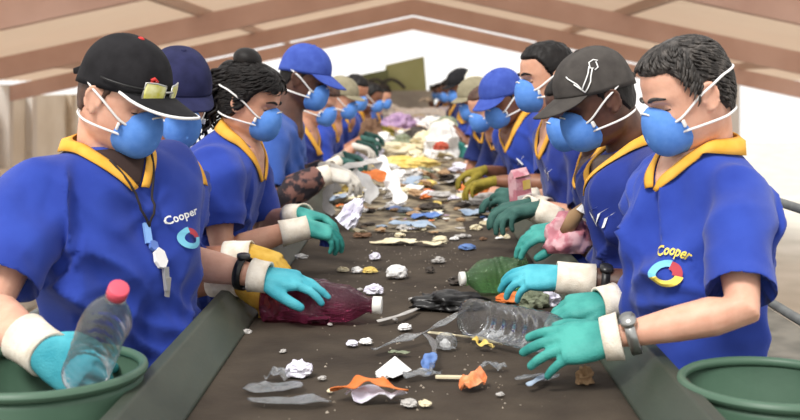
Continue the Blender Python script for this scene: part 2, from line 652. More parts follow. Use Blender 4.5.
def zrows(n, z0=-.124, z1=.118):
    t = np.linspace(0, 1, n)
    a = z0 + (z1 - z0) * t
    # crowd the rows towards the crown
    top = .04 + .078 * np.sin(np.linspace(0, PI / 2, n // 3))
    low = np.linspace(z0, .04, n - n // 3 + 1)[:-1]
    return np.concatenate([low, top])


def head_mb(detail=1.0, ears=True, female=False):
    nz, nt = int(66 * detail), int(88 * detail)
    mb = MB()
    rows = []
    th = np.linspace(0, 2 * PI, nt, endpoint=False)
    # more columns around the face
    th = th - .45 * np.sin(th) * (1 if detail >= 1 else .4)
    for z in zrows(nz):
        x, y = hsurf(np.full(nt, z), th)
        fr = np.clip(np.cos(th), 0, 1) > .02
        nose = 0.0
        if -.052 < z < .016:
            prof = np.interp(z, [-.052, -.047, -.040, -.034, -.012, .004, .016], [0, .010, .021, .024, .013, .006, 0])
            sg = np.interp(z, [-.052, -.036, -.01, .016], [.014, .0125, .0085, .007])
            nose = prof * np.exp(-(y / sg) ** 2)
        d = nose
        d = d - .010 * np.exp(-((np.abs(y) - .033) / .016) ** 2 - ((z + .001) / .012) ** 2)
        d = d + .005 * np.exp(-((np.abs(y) - .028) / .022) ** 2 - ((z - .021) / .008) ** 2)
        d = d + .004 * np.exp(-((np.abs(y) - .045) / .018) ** 2 - ((z + .03) / .016) ** 2)
        d = d + .005 * np.exp(-(y / .020) ** 2) * (math.exp(-((z + .066) / .005) ** 2) + math.exp(-((z + .078) / .005) ** 2))
        d = d + .005 * np.exp(-(y / .02) ** 2 - ((z + .102) / .012) ** 2)
        x = x + np.where(fr, d, 0)
        rows.append([(float(a), float(b), float(z)) for a, b in zip(x, y)])
    mb.grid(rows, True, True, True)
    if ears:
        for s in (-1, 1):
            R = Matrix.Rotation(s * math.radians(-18), 3, 'Z') @ Matrix.Rotation(math.radians(-10), 3, 'Y')
            c = Vector((-.014, s * .0795, -.010))
            mb.ell(c, (.017, .005, .029), R, 16, 10)
            arc = []
            for k in range(15):
                a = math.radians(-70 + 285 * k / 14)
                rr = (.018, .030)
                arc.append(c + R @ Vector((rr[0] * math.cos(a) * -1 * (1 if True else 1), s * .005, rr[1] * math.sin(a))))
            mb.tube(arc, [.0035 + .0015 * math.sin(PI * k / 14) for k in range(15)], 8)
            mb.ell(c + Vector((.006, s * .001, -.028)), (.0075, .005, .009), R, 10, 8)
    return mb


def grown_shell(mask, thick, detail=1.0, amp=.003, seed=1, streak=(160, 160, 30)):
    """closed shell that stands off the skull where mask(x,z,th)=1 and sinks under the skin elsewhere"""
    nz, nt = int(72 * detail), int(110 * detail)
    th = np.linspace(0, 2 * PI, nt, endpoint=False)
    rows = []
    for z in zrows(nz, -.118):
        x0, y0 = hsurf(np.full(nt, z), th)
        m = mask(x0, np.full(nt, z), th)
        nz_ = vnoise(np.stack([x0 * streak[0], y0 * streak[1], np.full(nt, z * streak[2])], 1), seed)
        nz2 = vnoise(np.stack([x0 * 40, y0 * 40, np.full(nt, z * 30)], 1), seed + 5)
        off = -.010 + m * (.010 + thick + amp * nz_ + amp * nz2)
        x, y = hsurf(np.full(nt, z), th, off)
        up = np.clip((z - .02) / .1, 0, 1)
        zz = z + off * up
        rows.append([(float(a), float(b), float(c)) for a, b, c in zip(x, y, zz)])
    return MB().grid(rows, True, True, True)


def mask_short(x, z, th):
    zh = np.interp(x, [-.115, -.050, -.036, -.022, -.004, .008, .014, .03, .05, .10], [-.066, -.060, -.035, .022, .016, -.022, .008, .042, .070, .078])
    return sstep(z - zh, -.004, .006)


def mask_sides(x, z, th):            # what shows of short hair below a cap
    return mask_short(x, z, th) * (1 - sstep(z, .05, .06))


def mask_long(x, z, th):
    zh = np.interp(x, [-.115, -.050, -.02, .01, .03, .05, .10], [-.085, -.085, -.06, -.02, .03, .055, .066])
    return sstep(z - zh, -.004, .006)


def cap_mb(off=.013, tall=.020, tilt=0.0, nt=72, nr=16):
    rows = []
    th = np.linspace(0, 2 * PI, nt, endpoint=False)
    zr = .020 + (.028 + tilt) * np.cos(th)
    for i in range(nr):
        s = i / (nr - 1)
        k = math.sin(s * PI / 2)
        zh = zr + (.1179 - zr) * k
        z = zr + (.1179 + tall - zr) * k
        x, y = hsurf(zh, th, off * (1 if s < .9 else 1))
        sc = 1.0 if i < nr - 1 else 0.02
        rows.append([(float(CX + (a - CX) * sc), float(b * sc), float(c)) for a, b, c in zip(x, y, z)])
    inner = [[(CX + (p[0] - CX) * .965, p[1] * .965, p[2] - .003 + (.006 if j == 0 else 0)) for p in r] for j, r in enumerate(rows)]
    mb = MB()
    mb.grid(inner[::-1][:-1] + [inner[0]] + rows, True, True, True)
    return mb


def cap_rim(th, off=.0145, tilt=0.0):
    zr = .020 + (.028 + tilt) * math.cos(th)
    x, y = hsurf(np.array([zr]), np.array([th]), off)
    return Vector((float(x[0]), float(y[0]), zr))


def visor_mb(length=.075, droop=.20, curve=2.6, tilt=0.0, n=33, m=9, spread=1.15):
    rows, edge = [], []
    for i in range(n):
        th = -spread + 2 * spread * i / (n - 1)
        a = cap_rim(th, .011, tilt)
        w = max(0.0, math.cos(th / spread * PI / 2)) ** .55
        row = []
        for j in range(m):
            t = j / (m - 1)
            x = a.x + length * w * t
            y = a.y * (1 + .06 * t * w)
            z = a.z + .002 - droop * (x - a.x) - curve * y * y * t * w
            row.append(Vector((x, y, z)))
        rows.append(row)
        edge.append(row[-1])
    me = MB().grid(rows, False).mesh()
    return moded(me, solid=.004), edge


def dust_mask(M, parent, mats, straps=2, hair_off=.004, detail=1.0, tabs=True):
    n, r = int(40 * detail), int(12 * detail) + 3
    rows = []
    for i in range(r):
        s = i / (r - 1)
        ring = []
        h = math.sqrt(max(0, 1 - (1 - s) ** 2.2))
        for j in range(n):
            a = 2 * PI * j / n
            yy = .055 * math.cos(a) * (1 - s) ** .9
            zz = -.054 + (.062 * math.sin(a)) * (1 - s) ** .9
            yr, zr = .055 * math.cos(a), -.054 + .062 * math.sin(a)
            xr = max(float(face_x(np.array(yr), np.array(min(zr, .0)))), .045) + .003
            nose_lift = .010 * max(0, math.sin(a)) ** 6
            xr += nose_lift
            apex = .128
            x = xr + (apex - xr) * h
            ring.append((x, yy, zz - .004 * h))
        rows.append(ring)
    lip = [(x - .006, y * 1.03, -.054 + (z + .054) * 1.03) for x, y, z in rows[0]]
    back = [(x - .007, y * .9, -.054 + (z + .054) * .9) for x, y, z in rows[0]]
    mb = MB().grid([back, lip] + rows, True, False, True)
    mk = obj('face_mask', moded(mb.mesh(), sub=1) if detail >= 1 else mb, mats, parent) if False else None
    me = mb.mesh()
    me.transform(M)
    mk = obj('face_mask', me, M_MASK, parent)
    rad = .0021 if detail >= 1 else .0026
    for zs, ze in (((-.036, .022), (-.062, -.066))[:straps]):
        pts = []
        for k in range(41):
            t = -1 + 2 * k / 40
            th = PI + t * (PI - .62)
            u = abs(t)
            z = ze + (zs - ze) * sstep(np.array(u), .45, 1.0)
            z = float(z)
            ear = .007 * math.exp(-((u - .62) / .12) ** 2)
            hz = hair_off * float(sstep(np.array(1 - u), .3, .5))
            x, y = hsurf(np.array([z]), np.array([th]), .004 + ear + hz)
            pts.append(M @ Vector((float(x[0]), float(y[0]), z)))
        obj('strap', MB().tube(pts, rad, 6, flat=(1.3, .7)), M_STRAP, mk)
    if tabs:
        for s in (-1, 1):
            y, z = s * .058, -.044
            c = Vector((float(face_x(np.array(y), np.array(z))) + .006, y * 1.03, z))
            R = Matrix.Rotation(s * math.radians(52), 3, 'Z')
            b = MB().box((-.010, -.003, -.008), (.010, .003, .008))
            b.xf(M @ M4(R, c))
            obj('strap_clip', moded(b.mesh(), bevel=.0015), M_STRAP, mk)
    # white strip over the nose, on the dome itself
    pts = []
    for k in range(9):
        ag = PI / 2 + (-.42 + .84 * k / 8)
        sl = .10
        h = math.sqrt(max(0, 1 - (1 - sl) ** 2.2))
        yr, zr = .055 * math.cos(ag), -.054 + .062 * math.sin(ag)
        xr = max(float(face_x(np.array(yr), np.array(min(zr, .0)))), .045) + .003 + .010 * max(0, math.sin(ag)) ** 6
        pts.append(M @ Vector((xr + (.128 - xr) * h + .001, yr * (1 - sl) ** .9, -.054 + (zr + .054) * (1 - sl) ** .9 - .004 * h + .001)))
    obj('nose_strip', MB().tube(pts, .0020, 6), M_STRAP, mk)
    return mk

# ------------------------------------------------------------------ people: hands, arms, clothes
def hand_mb(side, curl=(.5, .55, .6, .65), thumb=.4, splay=1.0, fat=1.0):
    """hand in its own frame: x towards the fingertips, z out of the back of the hand, thumb at +y (right) or -y (left)"""
    mb = MB()
    rows = []
    for x, hy, hz, zc in ((-.016, .024, .018, 0), (-.006, .027, .020, 0), (.010, .033, .020, -.001), (.035, .039, .019, -.002), (.060, .042, .017, -.002),
                          (.080, .042, .0145, -.001), (.092, .036, .011, -.001)):
        rows.append([(x, hy * fat * math.copysign(abs(math.cos(a)) ** .75, math.cos(a)), zc + hz * fat * math.copysign(abs(math.sin(a)) ** .85, math.sin(a)))
                     for a in [2 * PI * k / 20 for k in range(20)]])
    mb.grid(rows, True, True, True)
    base = ((.084, .030, -.001), (.090, .0105, .001), (.086, -.0105, 0), (.076, -.0300, -.002))
    ln = (.072, .080, .074, .058)
    sp = (.14, .03, -.07, -.20)
    for b, L, a0, c, rr in zip(base, ln, sp, curl, (.0098, .0100, .0096, .0085)):
        p = Vector(b) - Vector((.022, 0, 0))
        yaw = a0 * splay
        pts, rad = [p, Vector(b)], [rr * 1.05 * fat, rr * 1.08 * fat]
        ang = 0.0
        p = Vector(b)
        for seg, f, bend in ((.46, 1.0, c), (.30, .95, c * 1.15), (.24, .86, c * .75)):
            ang += bend
            d = Vector((math.cos(ang) * math.cos(yaw), math.sin(yaw) * math.cos(ang), -math.sin(ang)))
            mid = p + d * (L * seg * .5)
            p = p + d * (L * seg)
            pts += [mid, p]
            rad += [rr * f * .98 * fat, rr * f * .94 * fat]
        mb.limb(pts, rad, 12)
    p0 = Vector((.012, .020, -.006))
    p1 = p0 + Vector((.030, .026, -.010 - .012 * thumb))
    d2 = Vector((.80, .50 - .55 * thumb, -.15 - .45 * thumb)).normalized()
    p2 = p1 + d2 * .034
    d3 = Vector((.90, .30 - .65 * thumb, -.2 - .5 * thumb)).normalized()
    p3 = p2 + d3 * .026
    mb.limb([p0, (p0 + p1) / 2, p1, (p1 + p2) / 2, p2, (p2 + p3) / 2, p3], [r * fat for r in (.017, .0165, .0135, .0125, .0118, .0115, .0098)], 12)
    if side < 0:
        mb.v = [(x, -y, z) for x, y, z in mb.v]
        mb.f = [tuple(reversed(f)) for f in mb.f]
    return mb


def ik(S, Wp, pole, l1, l2):
    d = (Wp - S).length
    if d > (l1 + l2) * .995:
        k = d / ((l1 + l2) * .995)
        l1, l2 = l1 * k, l2 * k
    u = (Wp - S).normalized()
    a = (l1 * l1 - l2 * l2 + d * d) / (2 * d)
    h = math.sqrt(max(0, l1 * l1 - a * a))
    n = (pole - S)
    n = n - u * n.dot(u)
    n = n.normalized() if n.length > 1e-5 else u.orthogonal().normalized()
    return S + u * a + n * h


def bez(a, b, c, t):
    return a * (1 - t) ** 2 + b * 2 * t * (1 - t) + c * t * t


LOD = {0: dict(vb=.0048, vs=.0085, vg=.0036, hd=1.0, fs=3), 1: dict(vb=.0068, vs=.0115, vg=.0048, hd=.85, fs=2), 2: dict(vb=.010, vs=.016, vg=.0072, hd=.6, fs=1)}
# shirt rings: position along the trunk, half width, half depth
RINGS = ((-.24, .180, .132), (-.12, .182, .132), (0, .178, .130), (.15, .174, .128), (.30, .174, .130), (.45, .180, .134), (.60, .188, .135), (.70, .190, .130),
         (.77, .184, .120), (.83, .168, .106), (.88, .144, .094), (.92, .116, .084), (.955, .090, .074), (.98, .072, .066), (.995, .055, .052))


def tufts(mb, mask, off, count, back):
    """short tapering locks lying on the hair"""
    r2 = random.Random(3)
    n = 0
    while n < count:
        z, th = r2.uniform(-.06, .117), r2.uniform(0, 2 * PI)
        if z < .04 and r2.random() < .3:
            continue
        x, y = hsurf(np.array([z]), np.array([th]), off)
        if mask(x, np.array([z]), np.array([th]))[0] < .8:
            continue
        n += 1
        pts = []
        zz, tt = z, th
        st = .0055
        for k in range(5):
            x, y = hsurf(np.array([zz]), np.array([tt]), off + .0005 + .0035 * math.sin(k / 4 * PI) + .0008 * k)
            pts.append(Vector((float(x[0]), float(y[0]), zz + (off * .9 if zz > .06 else off * .4))))
            if not back and math.cos(tt) > .35 and zz > .045:
                zz = min(.1165, zz + st * .9)
            else:
                zz -= st * (1.0 if zz < .09 else .5)
            tt += (.10 if math.sin(tt) > 0 else -.10) * r2.uniform(.3, 1.0) * (1.6 if back else -.5 if math.cos(tt) > 0 else 1.0)
        mb.tube(pts, [.0022, .0034, .0030, .0020, .0006], 5)


PF = {}


def person(label, pelvis, yaw, neck, twist, head, hyaw, hpitch, hroll=0.0, scale=1.0, girth=1.0, lod=1, skin='tan', shirt='royal', hair=None, cap=None,
           arms=(), mask=True, collar=True, group=None, emblem=None, beard=False, long_sleeve=None, collar_mat=None, eyes=False, bun=False):
    """pelvis (x, y), neck and head are world points; yaw / twist / hyaw are the headings of hips, shoulders and face in degrees"""
    q = LOD[lod]
    root = empty('person', (pelvis[0], pelvis[1], 0))
    tag(root, label, 'person', group)
    s = scale
    hip = Vector((pelvis[0], pelvis[1], .93 * s))
    N = Vector(neck)
    ya, yb = math.radians(yaw), math.radians(twist)
    ctrl = hip + Vector((0, 0, (N.z - hip.z) * .62)) + (Vector((N.x, N.y, 0)) - Vector((hip.x, hip.y, 0))) * .2

    def spine(t):
        if t < 0:
            return hip + Vector((0, 0, (N - hip).length * t)), Vector((0, 0, 1))
        if t > 1:
            d = (N - ctrl).normalized()
            return N + d * ((N - hip).length * (t - 1)), d
        e = .01
        return bez(hip, ctrl, N, t), (bez(hip, ctrl, N, min(1, t + e)) - bez(hip, ctrl, N, max(0, t - e))).normalized()

    def frame(t):
        c, d = spine(t)
        a = ya + (yb - ya) * min(1, max(0, t))
        left = Vector((-math.sin(a), math.cos(a), 0))
        left = (left - d * left.dot(d)).normalized()
        fwd = left.cross(d)
        return c, fwd, left, d

    def trunk(k, kd, rings=RINGS):
        rows = []
        for t, w, dp in rings:
            c, f, l, d = frame(t)
            rows.append([c + l * (w * k * s * girth * math.copysign(abs(math.cos(a)) ** .85, math.cos(a))) + f * (dp * kd * s * girth * math.copysign(abs(math.sin(a)) ** .9, math.sin(a)))
                         for a in [2 * PI * j / 36 for j in range(36)]])
        return rows

    HM = M4(Matrix.Rotation(math.radians(hyaw), 3, 'Z') @ Matrix.Rotation(math.radians(hpitch), 3, 'Y') @ Matrix.Rotation(math.radians(hroll), 3, 'X'), head)
    hs = Matrix.Scale(.93 * s ** .5, 4)
    HM = HM @ hs

    # --- skeleton of the arms
    A = []
    for sd in (1, -1):
        spec = next((a for a in arms if a['side'] == ('L' if sd > 0 else 'R')), None)
        c, f, l, d = frame(.785)
        S = c + l * (sd * .152 * s * girth)
        if spec is None:
            spec = dict(W=tuple(S + f * .28 + Vector((0, 0, -.33)) - l * (sd * .02)), dir=tuple(f), bare=False, glove='teal')
        Wp = Vector(spec['W'])
        pole = Vector(spec['E']) if 'E' in spec else S - f * .10 + l * (sd * .22) - Vector((0, 0, .5))
        E = ik(S, Wp, pole, .285 * s, .255 * s)
        fd = (Wp - E).normalized()
        hd = Vector(spec.get('dir', fd)).normalized()
        hn = Vector(spec.get('nor', (0, 0, 1)))
        A.append(dict(sd=sd, S=S, E=E, W=Wp, fd=fd, R=rot_axes(hd, hn), spec=spec, l=l, f=f))

    # --- body: head, neck, trunk, arms, legs as one skin
    mb = MB()
    h = head_mb(q['hd'])
    h.xf(HM)
    mb.add(h.v, h.f)
    jaw = HM @ Vector((-.028, 0, -.055))
    mb.limb([jaw, jaw * .5 + N * .5 + (HM.to_3x3() @ Vector((-.004, 0, 0))), N - Vector((0, 0, .03)), N - Vector((0, 0, .08))], [.052 * s, .053 * s, .060 * s, .066 * s], 20)
    mb.grid(trunk(.78, .74, RINGS[:-2]), True, True, True)
    for a in A:
        S, E, Wp = a['S'], a['E'], a['W']
        mb.limb([S, S.lerp(E, .3), S.lerp(E, .7), E, E.lerp(Wp, .22), E.lerp(Wp, .5), E.lerp(Wp, .8), Wp, Wp + (a['R'] @ Vector((1, 0, 0))) * .012],
                [x * s * girth for x in (.052, .050, .045, .041, .0435, .039, .030, .022, .014)], 16)
    side = Vector((-math.sin(ya), math.cos(ya), 0))
    fw = Vector((math.cos(ya), math.sin(ya), 0))
    legs = []
    for sd in (1, -1):
        hp = hip + side * (sd * .09 * s) - Vector((0, 0, .06))
        kn = hip + side * (sd * .10 * s) + fw * .02 - Vector((0, 0, .44 * s))
        an = Vector((hip.x, hip.y, .09)) + side * (sd * .11 * s) - fw * .03
        legs.append((hp, kn, an))
        mb.limb([hp, hp.lerp(kn, .5), kn, kn.lerp(an, .3), an], [x * s for x in (.078, .068, .052, .050, .036)], 12)
    body = fused(mb, q['vb'], 2, .4)
    obj('body', body, SKIN[skin], root)

    # --- trousers and shoes
    mb = MB()
    mb.grid([r for r in trunk(.93, .93, ((-.32, .170, .125), (-.2, .180, .13), (-.08, .180, .13), (.02, .17, .12)))], True, True, True)
    for hp, kn, an in legs:
        mb.tube([hp + Vector((0, 0, .02)), hp.lerp(kn, .5), kn, kn.lerp(an, .5), an - Vector((0, 0, .03))], [x * s for x in (.098, .088, .072, .066, .064)], 16)
    obj('trousers', fused(mb, .02, 2), M_TROUSER, root)
    for hp, kn, an in legs:
        rows = []
        for x, w, hgt in ((-.075, .028, .05), (-.05, .036, .085), (0, .040, .095), (.06, .042, .065), (.12, .044, .05), (.165, .036, .04), (.18, .018, .025)):
            rows.append([Vector((an.x, an.y, 0)) + fw * x + side * (w * math.cos(b)) + Vector((0, 0, hgt * .5 + hgt * .5 * math.sin(b))) for b in [2 * PI * k / 14 for k in range(14)]])
        obj('shoe', MB().grid(rows, True, True, True), M_SHOE, root)

    # --- shirt
    mb = MB()
    mb.grid(trunk(1, 1), True, True, True)
    ends = []
    for a in A:
        S, E = a['S'], a['E']
        inn = S - a['l'] * (a['sd'] * .05) - Vector((0, 0, .012))
        if long_sleeve:
            pts = [inn, S, S.lerp(E, .5), E, E.lerp(a['W'], .5), E.lerp(a['W'], .9)]
            rad = [.085, .080, .072, .064, .056, .052]
            ends.append((pts[-1], a['fd'], .052))
        else:
            k = a['spec'].get('sleeve', .80)
            pts = [inn, S, S.lerp(E, k * .35), S.lerp(E, k * .7), S.lerp(E, k)]
            rad = [.078, .074, .071, .072, .077]
            ends.append((pts[-1], (E - S).normalized(), .077))
        mb.tube(pts, [r * s * girth for r in rad], 24)
    me = fused(mb, q['vs'], 9 if lod < 2 else 3, .5)
    p = co_of(me)
    nr = no_of(me)
    # cloth folds: sagging diagonal ridges, bent by a slower noise
    sd_ = random.randint(0, 999)
    base = p - np.array(root.location)
    wv = np.stack([vnoise(base * 4.0 + k * 17.3, sd_ + k) for k in range(3)], 1) * .06
    b2 = base + wv
    fold = np.zeros(len(p))
    lf = np.array((-math.sin(yb), math.cos(yb), 0))
    ff = np.array((math.cos(yb), math.sin(yb), 0))
    uu = np.array((0, 0, 1.0))
    for k, (wl, wu, wf, fa, fl, amp) in enumerate(((.80, .58, .2, 9, 2.2, .036), (-.80, .58, .2, 9, 2.2, .036), (.95, .15, .5, 11, 1.6, .032), (-.55, .80, .3, 14, 2.6, .020), (.55, .80, .3, 14, 2.6, .020))):
        ac = lf * wl + uu * wu + ff * wf
        ac = ac / np.linalg.norm(ac)
        al = lf * wu - uu * wl
        al = al / np.linalg.norm(al)
        v = vnoise(np.stack([b2 @ ac * fa, b2 @ al * fl, b2 @ np.cross(ac, al) * fl], 1) + k * 7.7, sd_ + 31 + k)
        where = .35 + .65 * sstep(vnoise(base * 3.2 + k * 3.1, sd_ + 61 + k), -.3, .5)
        fold = fold + amp * where * ((1 - np.minimum(1, np.abs(v) * 2.6)) ** 1.6 - .18)
    hang = sstep(base[:, 2], N.z - .01, N.z - .13)
    for e, d, r in ends:
        rel = p - np.array(e)
        t = rel @ np.array(d)
        rad = np.linalg.norm(rel - t[:, None] * np.array(d), axis=1)
        fold = fold * (1 - .75 * sstep(t, -.20, -.06) * (rad < r * s * 1.5))
    p = p + nr * (fold * hang * (1.15 if lod == 0 else .75))[:, None]
    for e, d, r in ends:
        ax = np.array(d)
        rel = p - np.array(e)
        t = rel @ ax
        rad = np.linalg.norm(rel - t[:, None] * ax, axis=1)
        rr = r * s * girth
        rim = sstep(t, -.035, -.008) * (t < .03) * sstep(rad, rr * .70, rr * .84) * (rad < rr * 1.3)
        radial = (rel - t[:, None] * ax) / np.maximum(rad, 1e-6)[:, None]
        p = p + radial * (rim * (rr - rad))[:, None] - ax * (rim * np.maximum(t, 0))[:, None]
        rad = rad + rim * (rr - rad)
        ins = (1 - sstep(rad, rr * .80, rr * .94)) * sstep(t, -.016, -.004) * (t < .03)
        p = p - ax * (ins * .035)[:, None]
    set_co(me, p)
    sh = obj('shirt', me, SHIRT[shirt], root)
    bvh = BVHTree.FromPolygons([Vector(x) for x in p], [tuple(f.vertices) for f in me.polygons])

    def on_chest(t, lat, lift=.004, back=False):
        """point on the shirt front at trunk height t and lateral offset lat (towards the wearer's left)"""
        c, f, l, d = frame(t)
        g = -f if back else f
        hit = bvh.ray_cast(c + l * lat + g * .5, -g)
        if hit[0] is None:
            return c + l * lat + g * .1, g
        return hit[0] + hit[1] * lift * (1 if hit[1].dot(g) > 0 else -1), hit[1]

    if collar:
        # flat collar: round the neck and down to a V at the chest
        cm = collar_mat or M_COLLAR
        rows = []
        nn = 64
        for i in range(nn + 1):
            t = -1 + 2 * i / nn
            u = abs(t)
            sg = math.copysign(1, t)
            if u < .62:
                ang = PI - (u / .62) * 2.15
                c, f, l, d = frame(.985)
                dirv = f * math.cos(ang) + l * (sg * math.sin(ang))
                inner = c + dirv * (.066 * s) + d * (.026 - .018 * (u / .62)) * s
                outp = c + dirv * (.098 * s) - d * .010 * s
                hit = bvh.find_nearest(outp)
                outer = hit[0] + hit[1] * .006 if hit[0] is not None else outp
                mid = (inner + outer) * .5 + d * .012 * s + dirv * .006
            else:
                v = (u - .62) / .38
                tt = .965 - .22 * v
                lat = sg * (.058 * (1 - v) + .004) * s
                inner, nI = on_chest(tt, lat, .007)
                outer, nO = on_chest(tt - .015, lat + sg * (.030 - .010 * v) * s, .006)
                mid = (inner + outer) * .5 + (nI + nO).normalized() * .004
            rows.append([inner, inner.lerp(mid, .5), mid, mid.lerp(outer, .5), outer])
        # ease the joints between the two stretches
        for _ in range(4):
            rows = [rows[0]] + [[(rows[i - 1][k] + rows[i][k] * 2 + rows[i + 1][k]) / 4 for k in range(5)] for i in range(1, nn)] + [rows[-1]]
        cme = moded(MB().grid(rows, False).mesh(), solid=.0032)
        obj('collar', cme, cm, sh, label='yellow collar' if cm is M_COLLAR else None)
        # the open V between the two collar edges
        if lod < 2:
            tri = []
            for i in range(8):
                v = i / 7
                w = .056 * (1 - v) + .002
                tri.append([on_chest(.965 - .215 * v, w * k * s, .003)[0] for k in np.linspace(-1, 1, 7)])
            obj('neck_opening', moded(MB().grid(tri, False).mesh(), solid=.002), SKIN[skin] if collar != 'dark' else M_NECKSHADE, sh)  # 'dark' fills the V with neck skin painted as if in shadow

    if emblem:
        for part, em in emblem_parts(emblem):
            m2 = part
            vs = []
            for x, y, z in m2.v:
                c, f, l, d = frame(emblem.get('t', .66) + y / (N - hip).length)
                ph = (emblem.get('lat', .085) * s + x) / (.145 * s)
                g = f * math.cos(ph) + l * math.sin(ph)
                hit = bvh.ray_cast(c + g * .03, g)
                pt = hit[0] if hit[0] is not None else c + g * .14
                vs.append(pt + g * (.0085 + z))
            m2.v = vs
            obj('chest_print', m2, em, sh, smooth=False)

    # --- arms' ends: gloves, cuffs, watches, camouflage sleeves
    for a in A:
        sp = a['spec']
        gm = {'teal': M_TEAL, 'turq': M_TEALB, 'yellow': M_YELG, 'dgreen': M_DGREENG, 'olive': M_OLIVEG, 'grey': M_GREYG}[sp.get('glove', 'teal')]
        gl = hand_mb(-1 if a['sd'] > 0 else 1, sp.get('curl', (.45, .5, .55, .6)), sp.get('thumb', .4), sp.get('splay', 1.0), 1.08)
        k = s * sp.get('size', 1.0)
        gl.xf(M4(a['R'] * k, a['W']))
        g = obj('glove', fused(gl, q['vg'], 2, .4), gm, root)
        hx = a['R'] @ Vector((1, 0, 0))
        cl = sp.get('cuff', .065)
        if cl:
            c0 = a['W'] - a['fd'] * cl
            c1 = a['W'] + hx * .016
            pts = [c0, c0.lerp(c1, .3), c0.lerp(c1, .65), c1]
            mbc = MB()
            up = a['R'] @ Vector((0, 0, 1))
            mbc.tube(pts, [r * k for r in (.040, .0385, .0365, .036)], 24, flat=(.92, 1.08), caps=False, up=up)
            cme = moded(mbc.mesh(), solid=.005)
            cp = co_of(cme)
            tt = (cp - np.array(c0)) @ np.array((c1 - c0).normalized())
            cp = cp + no_of(cme) * (.0012 * np.sin(tt * 900))[:, None]
            set_co(cme, cp)
            obj('cuff', cme, M_CUFF if not sp.get('cuffmat') else sp['cuffmat'], g, label='cream knitted cuff')
        if sp.get('watch'):
            c0 = a['W'] - a['fd'] * (cl + .022)
            wm = M_STEEL if sp['watch'] == 'steel' else M_BLACK
            up = a['R'] @ Vector((0, 0, 1))
            up = (up - a['fd'] * up.dot(a['fd'])).normalized()
            wr = MB()
            lat = up.cross(a['fd'])
            seg = 36
            rows = []
            rw = .0365 * s
            for j in range(seg):
                b = 2 * PI * j / seg
                o = up * math.cos(b) + lat * math.sin(b)
                lk = .0008 * (1 if j % 2 else -1) if wm is M_STEEL else 0
                rows.append([c0 + o * (rw + dr + lk) + a['fd'] * dx for dr, dx in ((.0, -.010), (.004, -.009), (.004, .009), (.0, .010))])
            rows.append(rows[0])
            wr.grid(rows, False)
            w = obj('wristwatch', wr, wm, root)
            fc = MB().tube([c0 + up * (rw + .001), c0 + up * (rw + .010)], .016, 20)
            obj('watch_face', fc, M_STEEL if wm is M_STEEL else mat('watch_dark', (40, 40, 42), .3), w)
        if sp.get('camo'):
            mbc = MB()
            pts = [a['S'].lerp(a['E'], .72), a['E'], a['E'].lerp(a['W'], .35), a['E'].lerp(a['W'], .7), a['W'] - a['fd'] * .03]
            mbc.tube(pts, [r * s for r in (.060, .062, .058, .052, .046)], 24)
            cm = fused(mbc, .008, 2)
            cp = co_of(cm)
            set_co(cm, cp + no_of(cm) * (vnoise(cp * 30, 5) * .005)[:, None])
            obj('sleeve', cm, M_CAMO, root, label='camouflage sleeve')

    # --- head wear
    ho = .004
    if hair:
        hm, kind = hair
        if kind == 'cap':
            hb = grown_shell(mask_sides, .005, q['hd'], .0015, 2)
        elif kind == 'short':
            hb = grown_shell(mask_short, .008, q['hd'], .003, 4)
            ho = .014
        elif kind == 'crop':
            hb = grown_shell(mask_short, .005, q['hd'], .0015, 4)
            ho = .007
        else:
            hb = grown_shell(mask_long, .014, q['hd'], .004, 6, (110, 110, 110))
            ho = .017
        if lod == 0 and kind in ('short', 'long'):
            tufts(hb, mask_short if kind == 'short' else mask_long, .008 if kind == 'short' else .012, 900, kind == 'long')
        hb.xf(HM)
        ho_ = obj('hair', hb, hm, root)
        if bun:
            r2 = random.Random(5)
            cur = MB()
            cur.ell((-.060, 0, .128), (.050, .050, .040), None, 18, 12)
            cur.ell((-.105, 0, .05), (.045, .055, .06), None, 18, 12)
            for i in range(70):                                       # loose curls of the pony tail
                u = r2.uniform(-1, 1)
                st = Vector((-.085 + r2.uniform(-.02, .01), u * .05, .075 + r2.uniform(-.03, .03)))
                L = r2.uniform(.14, .27)
                out = r2.uniform(.01, .13)
                ph = r2.uniform(0, 6.28)
                pts = []
                for k in range(22):
                    t = k / 21
                    pts.append(st + Vector((-out * math.sin(t * 2.0) - .010 * math.cos(ph + t * 26), u * .025 * t + .010 * math.sin(ph + t * 26), -L * t)))
                cur.tube(pts, [.0075 * (1 - .5 * k / 21) for k in range(22)], 6)
            cur.xf(HM)
            obj('pony_tail', cur, hm, ho_)
    if cap:
        cm = cap['mat']
        tl = cap.get('tilt', 0)
        c = cap_mb(tilt=tl, tall=cap.get('tall', .020))
        c.xf(HM)
        co = obj('cap', c, cm, root)
        vm, edge = visor_mb(cap.get('len', .075), cap.get('droop', .2), tilt=tl)
        vm.transform(HM)
        vo = obj('visor', vm, cap.get('visor_mat', cm), co)
        b = MB().ell((CX, 0, .1179 + cap.get('tall', .020)), (.008, .008, .004), None, 12, 8)
        b.xf(HM)
        obj('top_button', b, cap.get('button', cm), co)
        if lod == 0:
            ps = [HM @ Vector(q) for q in ((-.108, -.012, .016), (-.122, -.018, .012), (-.134, -.022, .004))]
            obj('strap_end', MB().tube(ps, [.010, .009, .006], 10, flat=(1, .35)), cm, co)
        if cap.get('piping'):
            pb = MB().tube([HM @ e for e in edge], .0034, 8)
            obj('visor_piping', pb, M_WHITE, vo, label='white edging')
        for pts, rad, pm, nm in cap.get('marks', ()):
            mk = MB()
            for line in pts:
                ln = []
                for th, z in line:
                    k = (z - .02) / (.1179 - .02)
                    x, y = hsurf(np.array([z]), np.array([th]), .013 + .0035)
                    ln.append(HM @ Vector((float(x[0]), float(y[0]), z + .020 * k)))
                mk.tube(ln, rad, 6)
            obj(nm, mk, pm, co)
